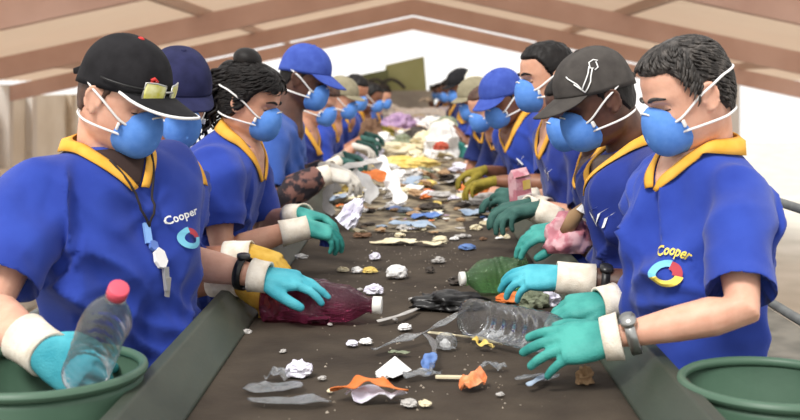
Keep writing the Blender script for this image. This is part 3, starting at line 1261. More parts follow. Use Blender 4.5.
    if mask:
        dust_mask(HM, root, None, cap and 2 or 2, ho, 1.0 if lod == 0 else .6, tabs=lod < 2)
    if eyes:
        for sgn in (-1, 1):
            ex = float(face_x(np.array(.033), np.array(0.0))) - .0205
            c = Vector((ex, sgn * .033, -.001))
            e = MB().ell(c, (.0125, .0125, .0125), None, 18, 12)
            e.xf(HM)
            eo = obj('eye', e, M_EYE, root)
            g = Vector((.0125 * math.cos(.5), 0, -.0125 * math.sin(.5)))
            i = MB().ell(c + g * .86, (.0032, .0055, .0055), Matrix.Rotation(.5, 3, 'Y'), 12, 8)
            i.xf(HM)
            obj('iris', i, mat('iris_brown', (46, 28, 20), .3), eo)
            # lowered upper lid
            rows = []
            for k in range(9):
                el = math.radians(95 - 118 * k / 8)
                rows.append([c + Vector((.0145 * math.cos(el) * math.cos(b), .0145 * math.sin(b) * (abs(math.cos(el)) * .9 + .1), .0145 * math.sin(el))) for b in np.linspace(-1.35, 1.35, 13)])
            lid = moded(MB().grid(rows, False).mesh(), solid=.002)
            lid.transform(HM)
            lo_ = obj('eyelid', lid, SKIN[skin], root)
            ls = MB().tube([HM @ (p + Vector((.001, 0, 0))) for p in rows[-1]], .0012, 6)
            obj('eyelashes', ls, M_HAIR, lo_)
            br = [Vector((float(face_x(np.array(y), np.array(.024))) + .005, sgn * y, .0215 + .006 * math.sin((y - .012) / .04 * PI))) for y in np.linspace(.012, .054, 9)]
            bm_ = MB().tube([HM @ p for p in br], [.002, .0038, .0042, .0042, .004, .0036, .003, .0025, .0015], 8)
            obj('eyebrow', bm_, hair[0] if hair else M_HAIR, root)
    PF[root.name] = (HM, on_chest)
    return root


def text_mb(txt, size, bold=.0):
    cu = bpy.data.curves.new('t', 'FONT')
    cu.body = txt
    cu.size = size
    cu.offset = bold
    cu.align_x = 'CENTER'
    cu.fill_mode = 'FRONT'
    cu.resolution_u = 2
    o = bpy.data.objects.new('t', cu)
    COL.objects.link(o)
    me = bpy.data.meshes.new_from_object(o.evaluated_get(bpy.context.evaluated_depsgraph_get()))
    mb = MB()
    mb.v = [tuple(v.co) for v in me.vertices]
    mb.f = [tuple(p.vertices) for p in me.polygons]
    mb.m = [0] * len(mb.f)
    bpy.data.objects.remove(o)
    return mb


def ring_arc(r0, r1, a0, a1, cx=0.0, cy=0.0, n=18):
    rows = [[(cx + r * math.cos(a), cy + r * math.sin(a), 0) for r in (r0, (r0 + r1) / 2, r1)] for a in np.linspace(a0, a1, n)]
    return MB().grid(rows, False)


def emblem_parts(e):
    out = []
    k = e.get('size', 1.0)
    if e['kind'] == 'ring':
        t = text_mb(e.get('text', 'Cooper'), .026 * k, .0006)
        w = max(abs(v[0]) for v in t.v)
        if e.get('arc', True):
            R = .050 * k
            vs = []
            for x, y, z in t.v:
                a = PI / 2 - x / R * .66
                vs.append(((R - .002 + y) * math.cos(a), (R + y) * math.sin(a) - .029 * k, z))
            t.v = vs
        else:
            t.v = [(x, y + .03 * k + x * .12, z) for x, y, z in t.v]
        out.append((t, e.get('tmat', M_PRINTY)))
        out.append((ring_arc(.012 * k, .024 * k, PI * .45, PI * 1.15, 0, -.012 * k), M_PRINTC))
        out.append((ring_arc(.012 * k, .024 * k, PI * 1.15, PI * 1.95, 0, -.012 * k), e.get('lmat', M_PRINTY)))
        out.append((ring_arc(.008 * k, .022 * k, -PI * .05, PI * .45, 0, -.012 * k), M_PRINTR))
    elif e['kind'] == 'strokes':
        mb = MB()
        for line in e['lines']:
            rows = []
            for i, (x, y) in enumerate(line):
                rows.append([(x * k - .0022, y * k - .001, 0), (x * k + .0022, y * k + .001, 0)])
            mb.grid(rows, False)
        out.append((mb, M_WHITE))
    return out

# ------------------------------------------------------------------ people: who stands where
GL, GR = 'workers along the left side of the belt', 'workers along the right side of the belt'
# left side, from the camera backwards
person('person in black cap topped with sunglasses, one arm reaching into the left bin',
       (-.66, 2.42), -32, P(104, 141, 2.40), -44, P(122, 97, 2.36), -22, 25, lod=0, skin='light', shirt='royal', hair=(M_HAIRB, 'cap'), eyes=True, group=GL,
       cap=dict(mat=M_BLACKCAP, piping=True, button=M_RED, len=.098, droop=.10, tall=.026,
                marks=[([[(-.30, .062), (-.42, .066), (-.52, .062)], [(-.32, .070), (-.42, .075), (-.50, .071)], [(-.30, .066), (-.52, .066)]], .004, M_RED, 'cap_patch')]),
       collar='dark', emblem=dict(kind='ring', lat=.072, t=.49, size=.95, text='Cooper', tmat=M_WHITE, lmat=M_PRINTC, arc=False),
       arms=[dict(side='R', W=P(40, 350, 1.92), E=P(-20, 300, 2.15), dir=(.72, .05, -.42), nor=(-.2, -.85, .5), glove='turq', curl=(.5, .55, .55, .5), thumb=.7, cuff=.075),
             dict(side='L', W=P(262, 277, 2.60), E=P(172, 250, 2.66), dir=(.93, .12, -.10), nor=(.1, -.25, 1), glove='turq', curl=(.28, .25, .3, .4), thumb=.35, splay=1.3, cuff=.028, watch='black')])
person('person in navy cap and yellow gloves, half hidden behind the black-capped worker',
       (-.70, 2.93), 0, P(158, 150, 2.93), -5, P(178, 98, 2.88), -62, 26, lod=0, skin='olive', shirt='royal', hair=(M_HAIR, 'cap'), group=GL,
       cap=dict(mat=M_NAVYCAP, len=.06, tall=.026), collar=True,
       arms=[dict(side='R', W=P(236, 278, 2.70), E=P(165, 262, 2.8), dir=(.62, .12, -.45), nor=(.5, -.5, .7), glove='yellow', curl=(.45, .5, .5, .5), thumb=.5, cuff=.07),
             dict(side='L', W=P(247, 252, 2.93), E=P(190, 222, 3.0), dir=(.9, -.15, -.25), nor=(0, -.2, 1), glove='yellow', curl=(.4, .45, .5, .5), thumb=.4, cuff=.06)])
person('person with curly black pony tail in blue shirt, sorting white paper on the left',
       (-.66, 3.46), 0, P(242, 133, 3.42), -14, P(251, 101, 3.40), -14, 20, scale=.96, girth=.97, lod=0, skin='tan', shirt='royal', hair=(M_HAIR, 'long'), bun=True, eyes=True, group=GL,
       arms=[dict(side='R', W=P(303, 226, 3.26), E=P(232, 214, 3.25), dir=(.95, .1, -.25), nor=(.1, -.3, 1), glove='teal', curl=(.45, .5, .6, .6), thumb=.5, cuff=.07, sleeve=.74),
             dict(side='L', W=P(300, 213, 3.5), E=P(265, 215, 3.65), dir=(.95, -.1, -.2), nor=(0, .2, 1), glove='teal', curl=(.4, .45, .5, .6), thumb=.5, cuff=.06)])
person('tall person in faded blue jacket and blue cap with a camouflage sleeve, left side',
       (-.64, 4.42), 0, P(287, 112, 4.40), -12, P(304, 78, 4.40), -8, 22, scale=1.06, lod=1, skin='dark', shirt='sky', hair=(M_HAIR, 'cap'), group=GL,
       cap=dict(mat=M_BLUECAP, len=.085, droop=.35, tall=.024), collar=False,
       arms=[dict(side='R', W=P(326, 173, 4.22), E=P(262, 158, 4.2), dir=(.95, .0, -.2), nor=(0, -.3, 1), glove='grey', cuff=.05, camo=True, sleeve=.8),
             dict(side='L', W=P(330, 168, 4.6), dir=(.95, 0, -.3), nor=(0, .2, 1), glove='grey', cuff=.05, camo=True)])
person('person with dark brown hair and yellow collar beside the tall blue-capped worker',
       (-.66, 5.45), 0, P(306, 124, 5.42), -20, P(319, 101, 5.40), -22, 24, scale=.93, lod=1, skin='tan', shirt='deep', hair=(M_HAIRB, 'long'), group=GL,
       arms=[dict(side='R', W=P(338, 160, 5.3), dir=(.95, 0, -.2), glove='dgreen'), dict(side='L', W=P(344, 155, 5.6), dir=(.95, 0, -.2), glove='dgreen')])
person('person in khaki cap between the brown-haired and the dark-haired worker on the left',
       (-.64, 6.4), 0, P(332, 116, 6.35), -10, P(341, 98, 6.3), -15, 20, scale=.95, lod=2, skin='tan', shirt='royal', hair=(M_HAIRB, 'cap'), cap=dict(mat=M_KHAKI, len=.06), group=GL,
       arms=[dict(side='R', W=P(354, 146, 6.2), dir=(.95, 0, -.2), glove='grey', cuff=0), dict(side='L', W=P(358, 143, 6.5), dir=(.95, 0, -.2), glove='dgreen', cuff=0)])
person('person with short dark hair in blue shirt, bending over far left of the belt',
       (-.63, 7.5), 0, P(346, 110, 7.45), -25, P(355, 92, 7.4), -35, 24, lod=2, skin='olive', shirt='royal', hair=(M_HAIR, 'short'), group=GL,
       arms=[dict(side='R', W=P(362, 138, 7.3), dir=(.95, 0, -.2), glove='dgreen', cuff=0), dict(side='L', W=P(366, 134, 7.6), dir=(.95, 0, -.2), glove='dgreen', cuff=0)])
person('person with black hair, second from the feeder machine on the left',
       (-.62, 9.0), 0, P(364, 109, 8.9), -10, P(372, 97, 8.8), -20, 22, scale=.96, lod=2, skin='brown', shirt='royal', hair=(M_HAIR, 'short'), group=GL,
       arms=[dict(side='R', W=P(380, 131, 8.8), dir=(.95, 0, -.2), glove='olive', cuff=0), dict(side='L', W=P(382, 128, 9.1), dir=(.95, 0, -.2), glove='olive', cuff=0)])
person('person nearest the feeder machine on the left side of the belt',
       (-.60, 11.0), 0, P(376, 105, 10.9), -10, P(382, 97, 10.8), -25, 18, scale=.97, lod=2, skin='tan', shirt='sky', hair=(M_HAIR, 'short'), group=GL, arms=[])

# right side, from the camera backwards
person('person with greying hair and steel watch, nearest worker on the right',
       (.585, 2.30), 188, P(706, 139, 2.29), 197, P(686, 94, 2.25), 193, 24, scale=.95, girth=.88, lod=0, skin='light', shirt='royal', hair=(M_HAIRG, 'short'), eyes=True, group=GR,
       emblem=dict(kind='ring', lat=.118, t=.46, size=1.0, text='Cooper'),
       arms=[dict(side='L', W=P(611, 338, 2.04), E=P(738, 345, 1.95), dir=(-.93, .12, -.14), nor=(-.15, -.62, .78), glove='teal', curl=(.20, .22, .25, .3), thumb=.15, splay=1.4, cuff=.018, watch='steel', sleeve=.86, size=1.08),
             dict(side='R', W=P(606, 303, 2.38), E=P(690, 310, 2.5), dir=(-.95, .1, -.12), nor=(-.1, -.4, 1), glove='teal', curl=(.4, .45, .5, .5), thumb=.3, cuff=.03)])
PUMA = [[(1.30, .092), (1.22, .098), (1.10, .097), (1.05, .086), (1.12, .082)], [(1.05, .090), (.95, .078), (.84, .068), (.74, .060), (.66, .052)],
        [(1.10, .084), (.98, .070), (.92, .060), (.80, .050), (.70, .044)], [(.66, .052), (.58, .068), (.46, .078), (.36, .085), (.30, .090)],
        [(.70, .044), (.62, .056), (.50, .070)], [(1.24, .092), (1.20, .080), (1.12, .078)]]
person('person in charcoal cap with white mark and dark watch, holding the green bottle',
       (.63, 2.80), 185, P(630, 141, 2.80), 193, P(597, 99, 2.76), 190, 27, lod=0, skin='dark', shirt='deep', hair=(M_HAIR, 'cap'), group=GR,
       cap=dict(mat=M_GREYCAP, len=.08, droop=.22, tall=.022, marks=[([[(t + .42, z - .004) for t, z in q] for q in PUMA], .0017, M_WHITE, 'cap_mark')]),
       emblem=dict(kind='strokes', lat=.085, t=.60, size=1.0, lines=[[(-.02, -.03), (-.012, .0), (-.02, .02), (-.002, .03)], [(-.008, -.02), (.0, .01), (.014, .02)], [(.006, -.03), (.01, -.005), (.024, .004)]]),
       arms=[dict(side='L', W=P(563, 277, 2.62), E=P(650, 290, 2.6), dir=(-.97, .05, .0), nor=(0, -.45, .9), glove='turq', curl=(.35, .4, .45, .5), thumb=.4, cuff=.075, watch='black'),
             dict(side='R', W=P(566, 230, 2.98), E=P(620, 240, 3.1), dir=(-.95, -.1, -.1), nor=(0, -.3, 1), glove='teal', curl=(.4, .45, .5, .5), thumb=.4, cuff=.06)])
person('dark-skinned person mostly hidden behind the charcoal cap, only mask and shirt showing',
       (.68, 3.28), 185, P(602, 142, 3.28), 190, P(578, 107, 3.24), 190, 26, lod=1, skin='dark', shirt='deep', hair=(M_HAIR, 'crop'), group=GR,
       arms=[dict(side='L', W=P(540, 208, 3.2), E=P(575, 240, 3.2), dir=(-.9, -.2, -.1), glove='dgreen', sleeve=.7), dict(side='R', W=P(530, 205, 3.45), dir=(-.95, 0, -.1), glove='dgreen')])
person('bareheaded person with short dark hair standing upright on the right',
       (.62, 3.70), 185, P(560, 112, 3.68), 195, P(547, 77, 3.64), 192, 10, lod=1, skin='tan', shirt='deep', hair=(M_HAIR, 'short'), eyes=True, group=GR,
       emblem=dict(kind='strokes', lat=.085, t=.62, size=.9, lines=[[(-.02, -.03), (-.012, .0), (-.02, .02), (-.002, .03)], [(-.008, -.02), (.0, .01), (.014, .02)]]),
       arms=[dict(side='L', W=P(532, 206, 3.62), E=P(575, 205, 3.5), dir=(-.85, .1, .25), nor=(.2, -.8, .5), glove='dgreen', thumb=.5, curl=(.5, .5, .5, .5)),
             dict(side='R', W=P(520, 200, 3.92), dir=(-.95, 0, .1), glove='dgreen')])
person('person in bright blue cap with yellow collar leaning over the right side of the belt',
       (.62, 4.88), 190, P(516, 113, 4.84), 215, P(503, 98, 4.78), 215, 30, lod=1, skin='brown', shirt='royal', hair=(M_HAIR, 'cap'), cap=dict(mat=M_BLUECAP, len=.07, droop=.3), group=GR,
       emblem=dict(kind='strokes', lat=.08, t=.60, size=1.0, lines=[[(-.02, -.02), (-.0, .0), (.02, .02)], [(-.01, .02), (.01, -.02)]]),
       arms=[dict(side='L', W=P(494, 181, 4.62), E=P(530, 175, 4.6), dir=(-.95, .0, -.15), glove='olive', cuff=.0), dict(side='R', W=P(484, 170, 5.0), dir=(-.95, 0, -.2), glove='olive', cuff=0)])
person('person in blue mask half hidden by the bright blue cap, orange collar',
       (.62, 5.45), 190, P(497, 117, 5.45), 205, P(486, 107, 5.40), 210, 26, scale=.93, lod=2, skin='tan', shirt='navy', hair=(M_HAIRB, 'crop'), group=GR, arms=[])
person('person in khaki cap and blue mask behind the bright blue cap',
       (.62, 6.4), 190, P(487, 113, 6.35), 205, P(475, 99, 6.3), 205, 22, scale=.97, lod=2, skin='olive', shirt='navy', hair=(M_HAIR, 'cap'), cap=dict(mat=M_KHAKI, len=.06), group=GR, arms=[])
person('person in white cap rising behind the khaki cap on the right',
       (.64, 7.2), 190, P(488, 103, 7.2), 195, P(480, 86, 7.15), 200, 12, lod=2, skin='tan', shirt='navy', hair=(M_HAIR, 'cap'), cap=dict(mat=M_WHITECAP, len=.05), group=GR, arms=[])
person('person in dark cap with orange collar, bare forearm over the far heap',
       (.60, 8.1), 185, P(469, 101, 8.05), 195, P(461, 86, 8.0), 195, 24, lod=2, skin='brown', shirt='royal', hair=(M_HAIR, 'cap'), cap=dict(mat=M_BLACKCAP, len=.05), group=GR,
       arms=[dict(side='L', W=P(447, 122, 7.9), dir=(-.95, 0, -.2), glove='grey'), dict(side='R', W=P(445, 122, 8.2), dir=(-.95, 0, -.2), glove='grey')])
person('person third from the feeder machine on the right, in dark blue',
       (.60, 11.1), 185, P(456, 100, 11.05), 195, P(450, 90, 11.0), 200, 20, lod=2, skin='dark', shirt='navy', hair=(M_HAIR, 'short'), group=GR, arms=[])
person('person second from the feeder machine on the right, in dark blue',
       (.60, 14.1), 185, P(449, 99, 14.05), 195, P(444, 91, 14.0), 200, 20, lod=2, skin='brown', shirt='navy', hair=(M_HAIR, 'short'), group=GR, arms=[])
person('person nearest the feeder machine on the right, arm stretched to it',
       (.60, 17.1), 185, P(443, 97, 17.05), 195, P(438, 91, 17.0), 200, 20, lod=2, skin='dark', shirt='navy', hair=(M_HAIR, 'short'), group=GR,
       arms=[dict(side='L', W=P(428, 99, 17.2), dir=(-.95, 0, 0), glove='grey')])

# ------------------------------------------------------------------ things: bins, bottles, rubbish
def B(px, py, z=BZ):
    """where a pixel's ray meets the level z (the belt top by default)"""
    Y = FPX * (HC - z) / (py - VY)
    return Vector(((px - VX) * Y / FPX, Y, z))


def heap(x, y):
    h = np.interp(y, [4.6, 5.6, 7.2, 9.5, 12.0, 18.5], [0, .015, .06, .13, .16, .17])
    return h * max(0.0, 1 - (abs(x) / .40) ** 4 * .7)


# -- green bins at the near ends of both sides
M_BIN = mat('bin_green', (62, 90, 73), 0.45, (76, 104, 86), 6, .05, 60)
M_BININ = mat('bin_green_rim', (74, 102, 84), 0.45)


def bin_(x, y, r, top, label):
    b = empty('waste_bin', (x, y, 0))
    tag(b, label, 'bin')
    prof = [(r * .80, 0), (r * .82, .02), (r * .93, top * .5), (r * .985, top - .03), (r * .965, top - .012), (r * .90, top * .5), (r * .78, .03)]
    rows = [[(x + q * math.cos(a), y + q * math.sin(a), z) for a in [2 * PI * k / 64 for k in range(64)]] for q, z in prof]
    obj('bin_body', MB().grid(rows, True, True, True), M_BIN, b)
    rows = []
    for k in range(10):
        a = 2 * PI * k / 9
        rows.append([(x + (r * .985 + .008 * math.cos(a)) * math.cos(t), y + (r * .985 + .008 * math.cos(a)) * math.sin(t), top - .010 + .009 * math.sin(a)) for t in [2 * PI * j / 64 for j in range(64)]])
    obj('rim', MB().grid(rows), M_BININ, b)
    return b


bin_(-.625, 1.85, .170, 1.03, 'green plastic bin in front of the black-capped worker')
bin_(.605, 1.85, .152, 1.008, 'green plastic bin in front of the grey-haired worker')

# -- bottles
M_CLEAR = clear_mat('pet_clear', (242, 244, 246), .02, rough=.06, bump=.12)
M_CLEAR2 = clear_mat('pet_clear_milky', (242, 243, 245), .04, bump=.25)
M_PURP = clear_mat('pet_purple', (196, 124, 154), .13, (128, 62, 90), bump=.9)
M_GREEN = clear_mat('pet_green', (200, 238, 194), .14, (122, 172, 118), bump=.7)
M_FILM = clear_mat('film_clear', (238, 240, 242), .12, (214, 214, 214), .12)
M_CAPW = mat('bottle_cap_white', (236, 234, 228), .5)
M_CAPP = mat('bottle_cap_pink', (222, 84, 104), .5)


def bottle(label, a, b, r, m, capm=None, crush=.10, neck=True, seed=1, ribs=6):
    a, b = Vector(a), Vector(b)
    L = (b - a).length
    R = (b - a).to_track_quat('Z', 'Y').to_matrix()
    prof = [(.0, .55), (.004, .80), (.02, .95), (.05, 1.0)]
    for k in range(1, 40):
        t = .05 + .55 * k / 40
        prof.append((t, .985 + .022 * math.cos(t * 2 * PI * ribs / .55)))
    prof += [(.62, 1.0), (.68, .98), (.74, .90), (.80, .74), (.86, .54), (.90, .40), (.93, .34), (.935, .42), (.945, .42), (.95, .33), (1.0, .32)]
    rows = []
    for t, q in prof:
        ring = []
        for k in range(40):
            th = 2 * PI * k / 40
            ring.append((r * q * math.cos(th), r * q * math.sin(th), t * L))
        rows.append(ring)
    mb = MB().grid(rows, True, True, False)
    p = np.array(mb.v)
    body = sstep(p[:, 2] / L, .02, .15) * (1 - sstep(p[:, 2] / L, .62, .85))
    n1 = vnoise(p * 22 + seed * 3.3, seed)
    n2 = vnoise(p * 55 + seed * 1.3, seed + 4)
    n3 = np.abs(vnoise(p * np.array([30, 30, 16]) + seed, seed + 9))
    k = 1 + body * crush * (n1 * 1.6 + n2 * .5 - n3 * .9)
    p[:, 0] *= k
    p[:, 1] *= k
    mb.v = [tuple(R @ Vector(q) + a) for q in p]
    e = empty('plastic_bottle', tuple(a))
    tag(e, label, 'bottle')
    obj('bottle_body', mb, m, e)
    if capm:
        rows = []
        for t, q in ((.955, .36), (.957, .40), (1.03, .40), (1.035, .36)):
            rows.append([R @ Vector((r * q * (1 + .03 * (k % 2)) * math.cos(2 * PI * k / 36), r * q * (1 + .03 * (k % 2)) * math.sin(2 * PI * k / 36), t * L)) + a for k in range(36)])
        obj('bottle_cap', MB().grid(rows, True, True, True), capm, e)
    return e


bottle('dark purple crushed plastic bottle with white cap lying on the belt', B(262, 301, .977), B(378, 305, .972), .050, M_PURP, M_CAPW, .15, seed=3)
bottle('large clear empty plastic bottle lying on the belt under the steel-watch hand', B(468, 317, .978), B(588, 341, .985), .044, M_CLEAR, None, .025, seed=5)
bottle('green plastic bottle lying on the belt in the turquoise glove', B(527, 273, .982), B(462, 279, .972), .048, M_GREEN, M_CAPW, .10, seed=8)
bottle('clear bottle with pink cap held tilted over the left bin', P(84, 378, 1.84), P(118, 291, 1.70), .040, M_CLEAR2, M_CAPP, .05, seed=11)

# -- scraps
ICO = bmesh.new()
bmesh.ops.create_icosphere(ICO, subdivisions=4, radius=1)
ICO_V = np.array([v.co[:] for v in ICO.verts])
ICO_F = [tuple(v.index for v in f.verts) for f in ICO.faces]
ICO3 = bmesh.new()
bmesh.ops.create_icosphere(ICO3, subdivisions=3, radius=1)
ICO3_V = np.array([v.co[:] for v in ICO3.verts])
ICO3_F = [tuple(v.index for v in f.verts) for f in ICO3.faces]


def crumple(a, b, c, seed, rough=.35, fine=True):
    """crushed ball of sheet, sharp creases, flat underside; sits on z = 0"""
    v = (ICO_V if fine else ICO3_V).copy()
    r = 1 + rough * (1.0 - 2.4 * np.abs(vnoise(v * 1.7 + seed, seed))) + rough * .5 * (1 - 2.4 * np.abs(vnoise(v * 3.6 - seed, seed + 1))) + rough * .15 * vnoise(v * 9, seed + 2)
    v = v * r[:, None] * np.array([a, b, c])
    v[:, 2] = np.maximum(v[:, 2], -c * .55) + c * .55
    mb = MB()
    mb.add(v, ICO_F if fine else ICO3_F)
    return mb


def sheet(a, b, seed, curl=.3, ragged=.22, thick=.0016, n=12):
    """torn scrap of paper or film, bent and creased; rests on z = 0"""
    r2 = random.Random(seed)
    ph = [r2.uniform(0, 6.28) for _ in range(4)]
    rows = []
    for i in range(n):
        ring = []
        for j in range(24):
            th = 2 * PI * j / 24
            e = 1 + ragged * (math.sin(2 * th + ph[0]) + .6 * math.sin(3 * th + ph[1]) + .5 * math.sin(5 * th + ph[2]))
            k = i / (n - 1)
            ring.append((a * e * k * math.cos(th) + 1e-5 * j, b * e * k * math.sin(th), 0))
        rows.append(ring)
    mb = MB().grid(rows[1:], True, True, False)
    p = np.array(mb.v)
    s = max(a, b)
    z = (1 - 2 * np.abs(vnoise(p / s * 1.3 + seed * 1.7, seed))) * .5 + .3 * vnoise(p / s * 2.9 + seed, seed + 3)
    p[:, 2] = z * s * curl
    p[:, 2] -= p[:, 2].min() - .001
    p[:, 2] = np.minimum(p[:, 2], s * curl * 1.2)
    mb.v = [tuple(q) for q in p]
    return moded(mb.mesh(), solid=thick, offset=1)


def ribbon(pts, w, up=(0, 0, 1), wob=0.0, seed=0, thick=.0015):
    pts = [Vector(p) for p in pts]
    fine = []
    for i in range(len(pts) - 1):
        p0, p1, p2, p3 = pts[max(i - 1, 0)], pts[i], pts[i + 1], pts[min(i + 2, len(pts) - 1)]
        for k in range(8):
            t = k / 8
            fine.append(.5 * ((2 * p1) + (p2 - p0) * t + (2 * p0 - 5 * p1 + 4 * p2 - p3) * t * t + (3 * p1 - p0 - 3 * p2 + p3) * t ** 3))
    fine.append(pts[-1])
    rows = []
    for i, p in enumerate(fine):
        t = (fine[min(i + 1, len(fine) - 1)] - fine[max(i - 1, 0)]).normalized()
        u = Vector(up)
        lat = t.cross(u)
        if lat.length < 1e-4:
            lat = t.orthogonal()
        lat.normalize()
        nn = lat.cross(t)
        ang = wob * math.sin(i * .45 + seed)
        lat = lat * math.cos(ang) + nn * math.sin(ang)
        ww = w * (1 + .25 * math.sin(i * .7 + seed))
        rows.append([p - lat * ww * .5 + nn * .003, p, p + lat * ww * .5 + nn * .002])
    return moded(MB().grid(rows, False).mesh(), solid=thick)


def put(geo, loc, rz=0.0, tilt=(0, 0)):
    M = Matrix.Translation(loc) @ Matrix.Rotation(rz, 4, 'Z') @ Matrix.Rotation(tilt[0], 4, 'X') @ Matrix.Rotation(tilt[1], 4, 'Y')
    if isinstance(geo, MB):
        return geo.xf(M)
    geo.transform(M)
    return geo


C = {
    'white': mat('scrap_white', (226, 224, 222), .8, (240, 238, 236), 30), 'cream': mat('scrap_cream', (214, 200, 166), .85, (228, 218, 188), 20),
    'lav': mat('scrap_lavender_white', (214, 210, 228), .8, (232, 230, 240), 20), 'grey': mat('scrap_grey', (168, 164, 160), .8, (190, 186, 182), 25),
    'tan': mat('scrap_cardboard', (158, 126, 92), .9, (178, 146, 112), 15), 'brown': mat('scrap_brown', (98, 72, 54), .9, (124, 94, 72), 15),
    'blue': mat('scrap_blue', (78, 112, 176), .6, (110, 140, 192), 20), 'pblue': mat('scrap_pale_blue', (136, 156, 180), .6, (164, 178, 194), 20),
    'yellow': mat('scrap_yellow', (216, 186, 92), .75, (230, 206, 128), 15), 'orange': mat('scrap_orange', (212, 108, 44), .7, (226, 134, 72), 18),
    'peel': mat('scrap_peach', (232, 128, 74), .7, (238, 172, 128), 30), 'green': mat('scrap_green', (112, 120, 98), .8, (144, 150, 126), 20),
    'teal': mat('scrap_teal', (44, 124, 116), .6, (64, 146, 136), 20), 'purple': mat('scrap_purple', (150, 120, 158), .7, (178, 150, 182), 20),
    'black': mat('bag_black', (24, 23, 24), .35, (34, 33, 33), 20, .3, 80), 'pink': mat('bag_pink', (196, 124, 136), .6, (222, 176, 182), 26, lo=.45, hi=.55),
    'dark': mat('scrap_dark', (58, 52, 48), .85, (76, 68, 62), 20), 'red': mat('scrap_red', (176, 72, 52), .7, (196, 98, 74), 20), 'film': M_FILM,
}


def item(name, label, geo, col, loc=None, rz=0.0, tilt=(0, 0), cat='scrap', group=None, smooth=False):
    if loc is not None:
        geo = put(geo, loc, rz, tilt)
    o = obj(name, geo, C[col] if isinstance(col, str) else col, smooth=smooth)
    return tag(o, label, cat, group)


T = BZ + .001
item('crumpled_plastic', 'rounded white crushed plastic cup alone on the middle of the belt', crumple(.030, .024, .022, 3, .16), 'white', B(397, 277), .5, cat='plastic cup', smooth=True)
item('paper_ball', 'crumpled white paper ball on the near belt', crumple(.021, .019, .017, 9, .3), 'lav', B(299, 375), .2, cat='paper')
item('clear_tray', 'oval clear plastic tray on the near belt, lower left', sheet(.054, .036, 21, .16, .05), 'film', B(274, 390, T), .25, cat='tray', smooth=True)
item('clear_plate', 'long clear plastic plate lying in front of the oval tray', sheet(.080, .028, 24, .12, .08), 'film', B(290, 404, T), .1, cat='plate', smooth=True)
item('white_fluff', 'ragged white plastic tuft behind the oval clear tray', sheet(.024, .014, 33, .9), 'film', B(277, 380), 0, cat='plastic scrap')
item('orange_wrapper', 'curved orange wrapper over white paper, nearest the camera', ribbon([B(338, 390, .945), B(350, 385, .958), B(368, 381, .966), B(386, 384, .962), B(402, 391, .945)], .040, wob=.2), 'orange', cat='wrapper')
item('torn_paper', 'torn white paper under the orange wrapper', sheet(.045, .026, 41, .5), 'lav', B(373, 400), 0, cat='paper')
item('folded_paper', 'white triangular folded paper on the near belt', MB().add([B(375, 372, T), B(412, 370, T), B(395, 356, .952), B(393, 378, .938), B(398, 366, T)], [(0, 3, 2), (3, 1, 2), (0, 2, 4), (4, 2, 1), (0, 4, 3), (3, 4, 1)]), 'white', cat='paper')
item('paper_scrap', 'small white scrap in front of the triangular folded paper', crumple(.013, .012, .008, 45, .3), 'white', B(384, 377), 0, cat='paper')
item('green_film', 'small pale green film behind the triangular paper', sheet(.018, .012, 47, .4), 'green', B(398, 354, T), 0, cat='film')
item('grey_film', 'greyish plastic film beside the blue film', sheet(.034, .024, 51, .5), 'film', B(421, 376, T), .4, cat='film')
item('blue_film', 'bright blue film standing up beside the greyish plastic film', sheet(.016, .022, 52, .5), 'blue', B(428, 364, .94), .2, (.9, 0), cat='film')
item('plastic_strip', 'long clear plastic strip trailing from the large clear bottle', ribbon([B(374, 350, .94), B(398, 341, .945), B(424, 333, .95), B(448, 321, .96), B(470, 307, .99)], .018, wob=.5), 'film', cat='strip', smooth=True)
item('plastic_strip', 'clear plastic strip curling from the middle of the long strip down to the blue film', ribbon([B(424, 334, .952), B(433, 344, .95), B(434, 357, .945), B(430, 372, .94)], .012, wob=.4, seed=2), 'film', cat='strip', smooth=True)
item('white_string', 'pale twisted string beside the clear cup', ribbon([B(428, 333, .94), B(455, 336, .94), B(478, 339, .94), B(502, 345, .936)], .006, wob=.8, seed=3), 'cream', cat='string')
item('clear_cup', 'small clear cup with white inside lying by the string', crumple(.022, .018, .020, 61, .15), 'film', B(446, 348), 0, cat='cup', smooth=True)
item('white_lump', 'white lump inside the small clear cup', crumple(.010, .009, .010, 63, .2), 'white', B(445, 347), 0, cat='scrap')
item('yellow_scrap', 'yellow-green twisted scrap in front of the large clear bottle', ribbon([B(474, 338, .95), B(478, 344, .94), B(486, 344, .945), B(493, 348, .938)], .014, wob=.9, seed=5), 'yellow', cat='scrap')
item('orange_peel', 'orange and white curled peel on the near belt', sheet(.028, .022, 66, .9, .12, .004), 'peel', B(473, 386, T), .6, (.25, -.2), cat='peel')
item('white_stick', 'flat pale stick touching the orange peel', MB().box((-.032, -.006, 0), (.032, .006, .004)), 'cream', B(452, 378, T), -.05, cat='stick')
item('clear_scrap', 'crinkled clear scrap in front of the teal gloved hand', sheet(.022, .016, 71, .7), 'film', B(494, 370), .2, cat='scrap')
item('clear_sheet', 'flat clear wrapper with pale blue edge in front of the steel-watch hand', sheet(.036, .018, 73, .35, .2), 'film', B(536, 381, T), .3, cat='wrapper')
item('pale_strip', 'pale blue strip lying on the flat clear wrapper', ribbon([B(528, 386, .94), B(537, 381, .945), B(546, 376, .942)], .012), 'pblue', cat='strip')
item('tan_scrap', 'crumpled tan scrap against the right green side of the belt', crumple(.014, .012, .018, 76, .4), 'tan', B(585, 383), .5, cat='scrap')
item('black_bag', 'crumpled black bag behind the large clear bottle', crumple(.075, .045, .022, 81, .35), 'black', B(450, 307), .1, cat='bag', smooth=True)
item('orange_scrap', 'orange-brown scrap between the green bottle and the clear bottle', crumple(.034, .016, .014, 84, .3), 'orange', B(512, 302), 0, cat='scrap')
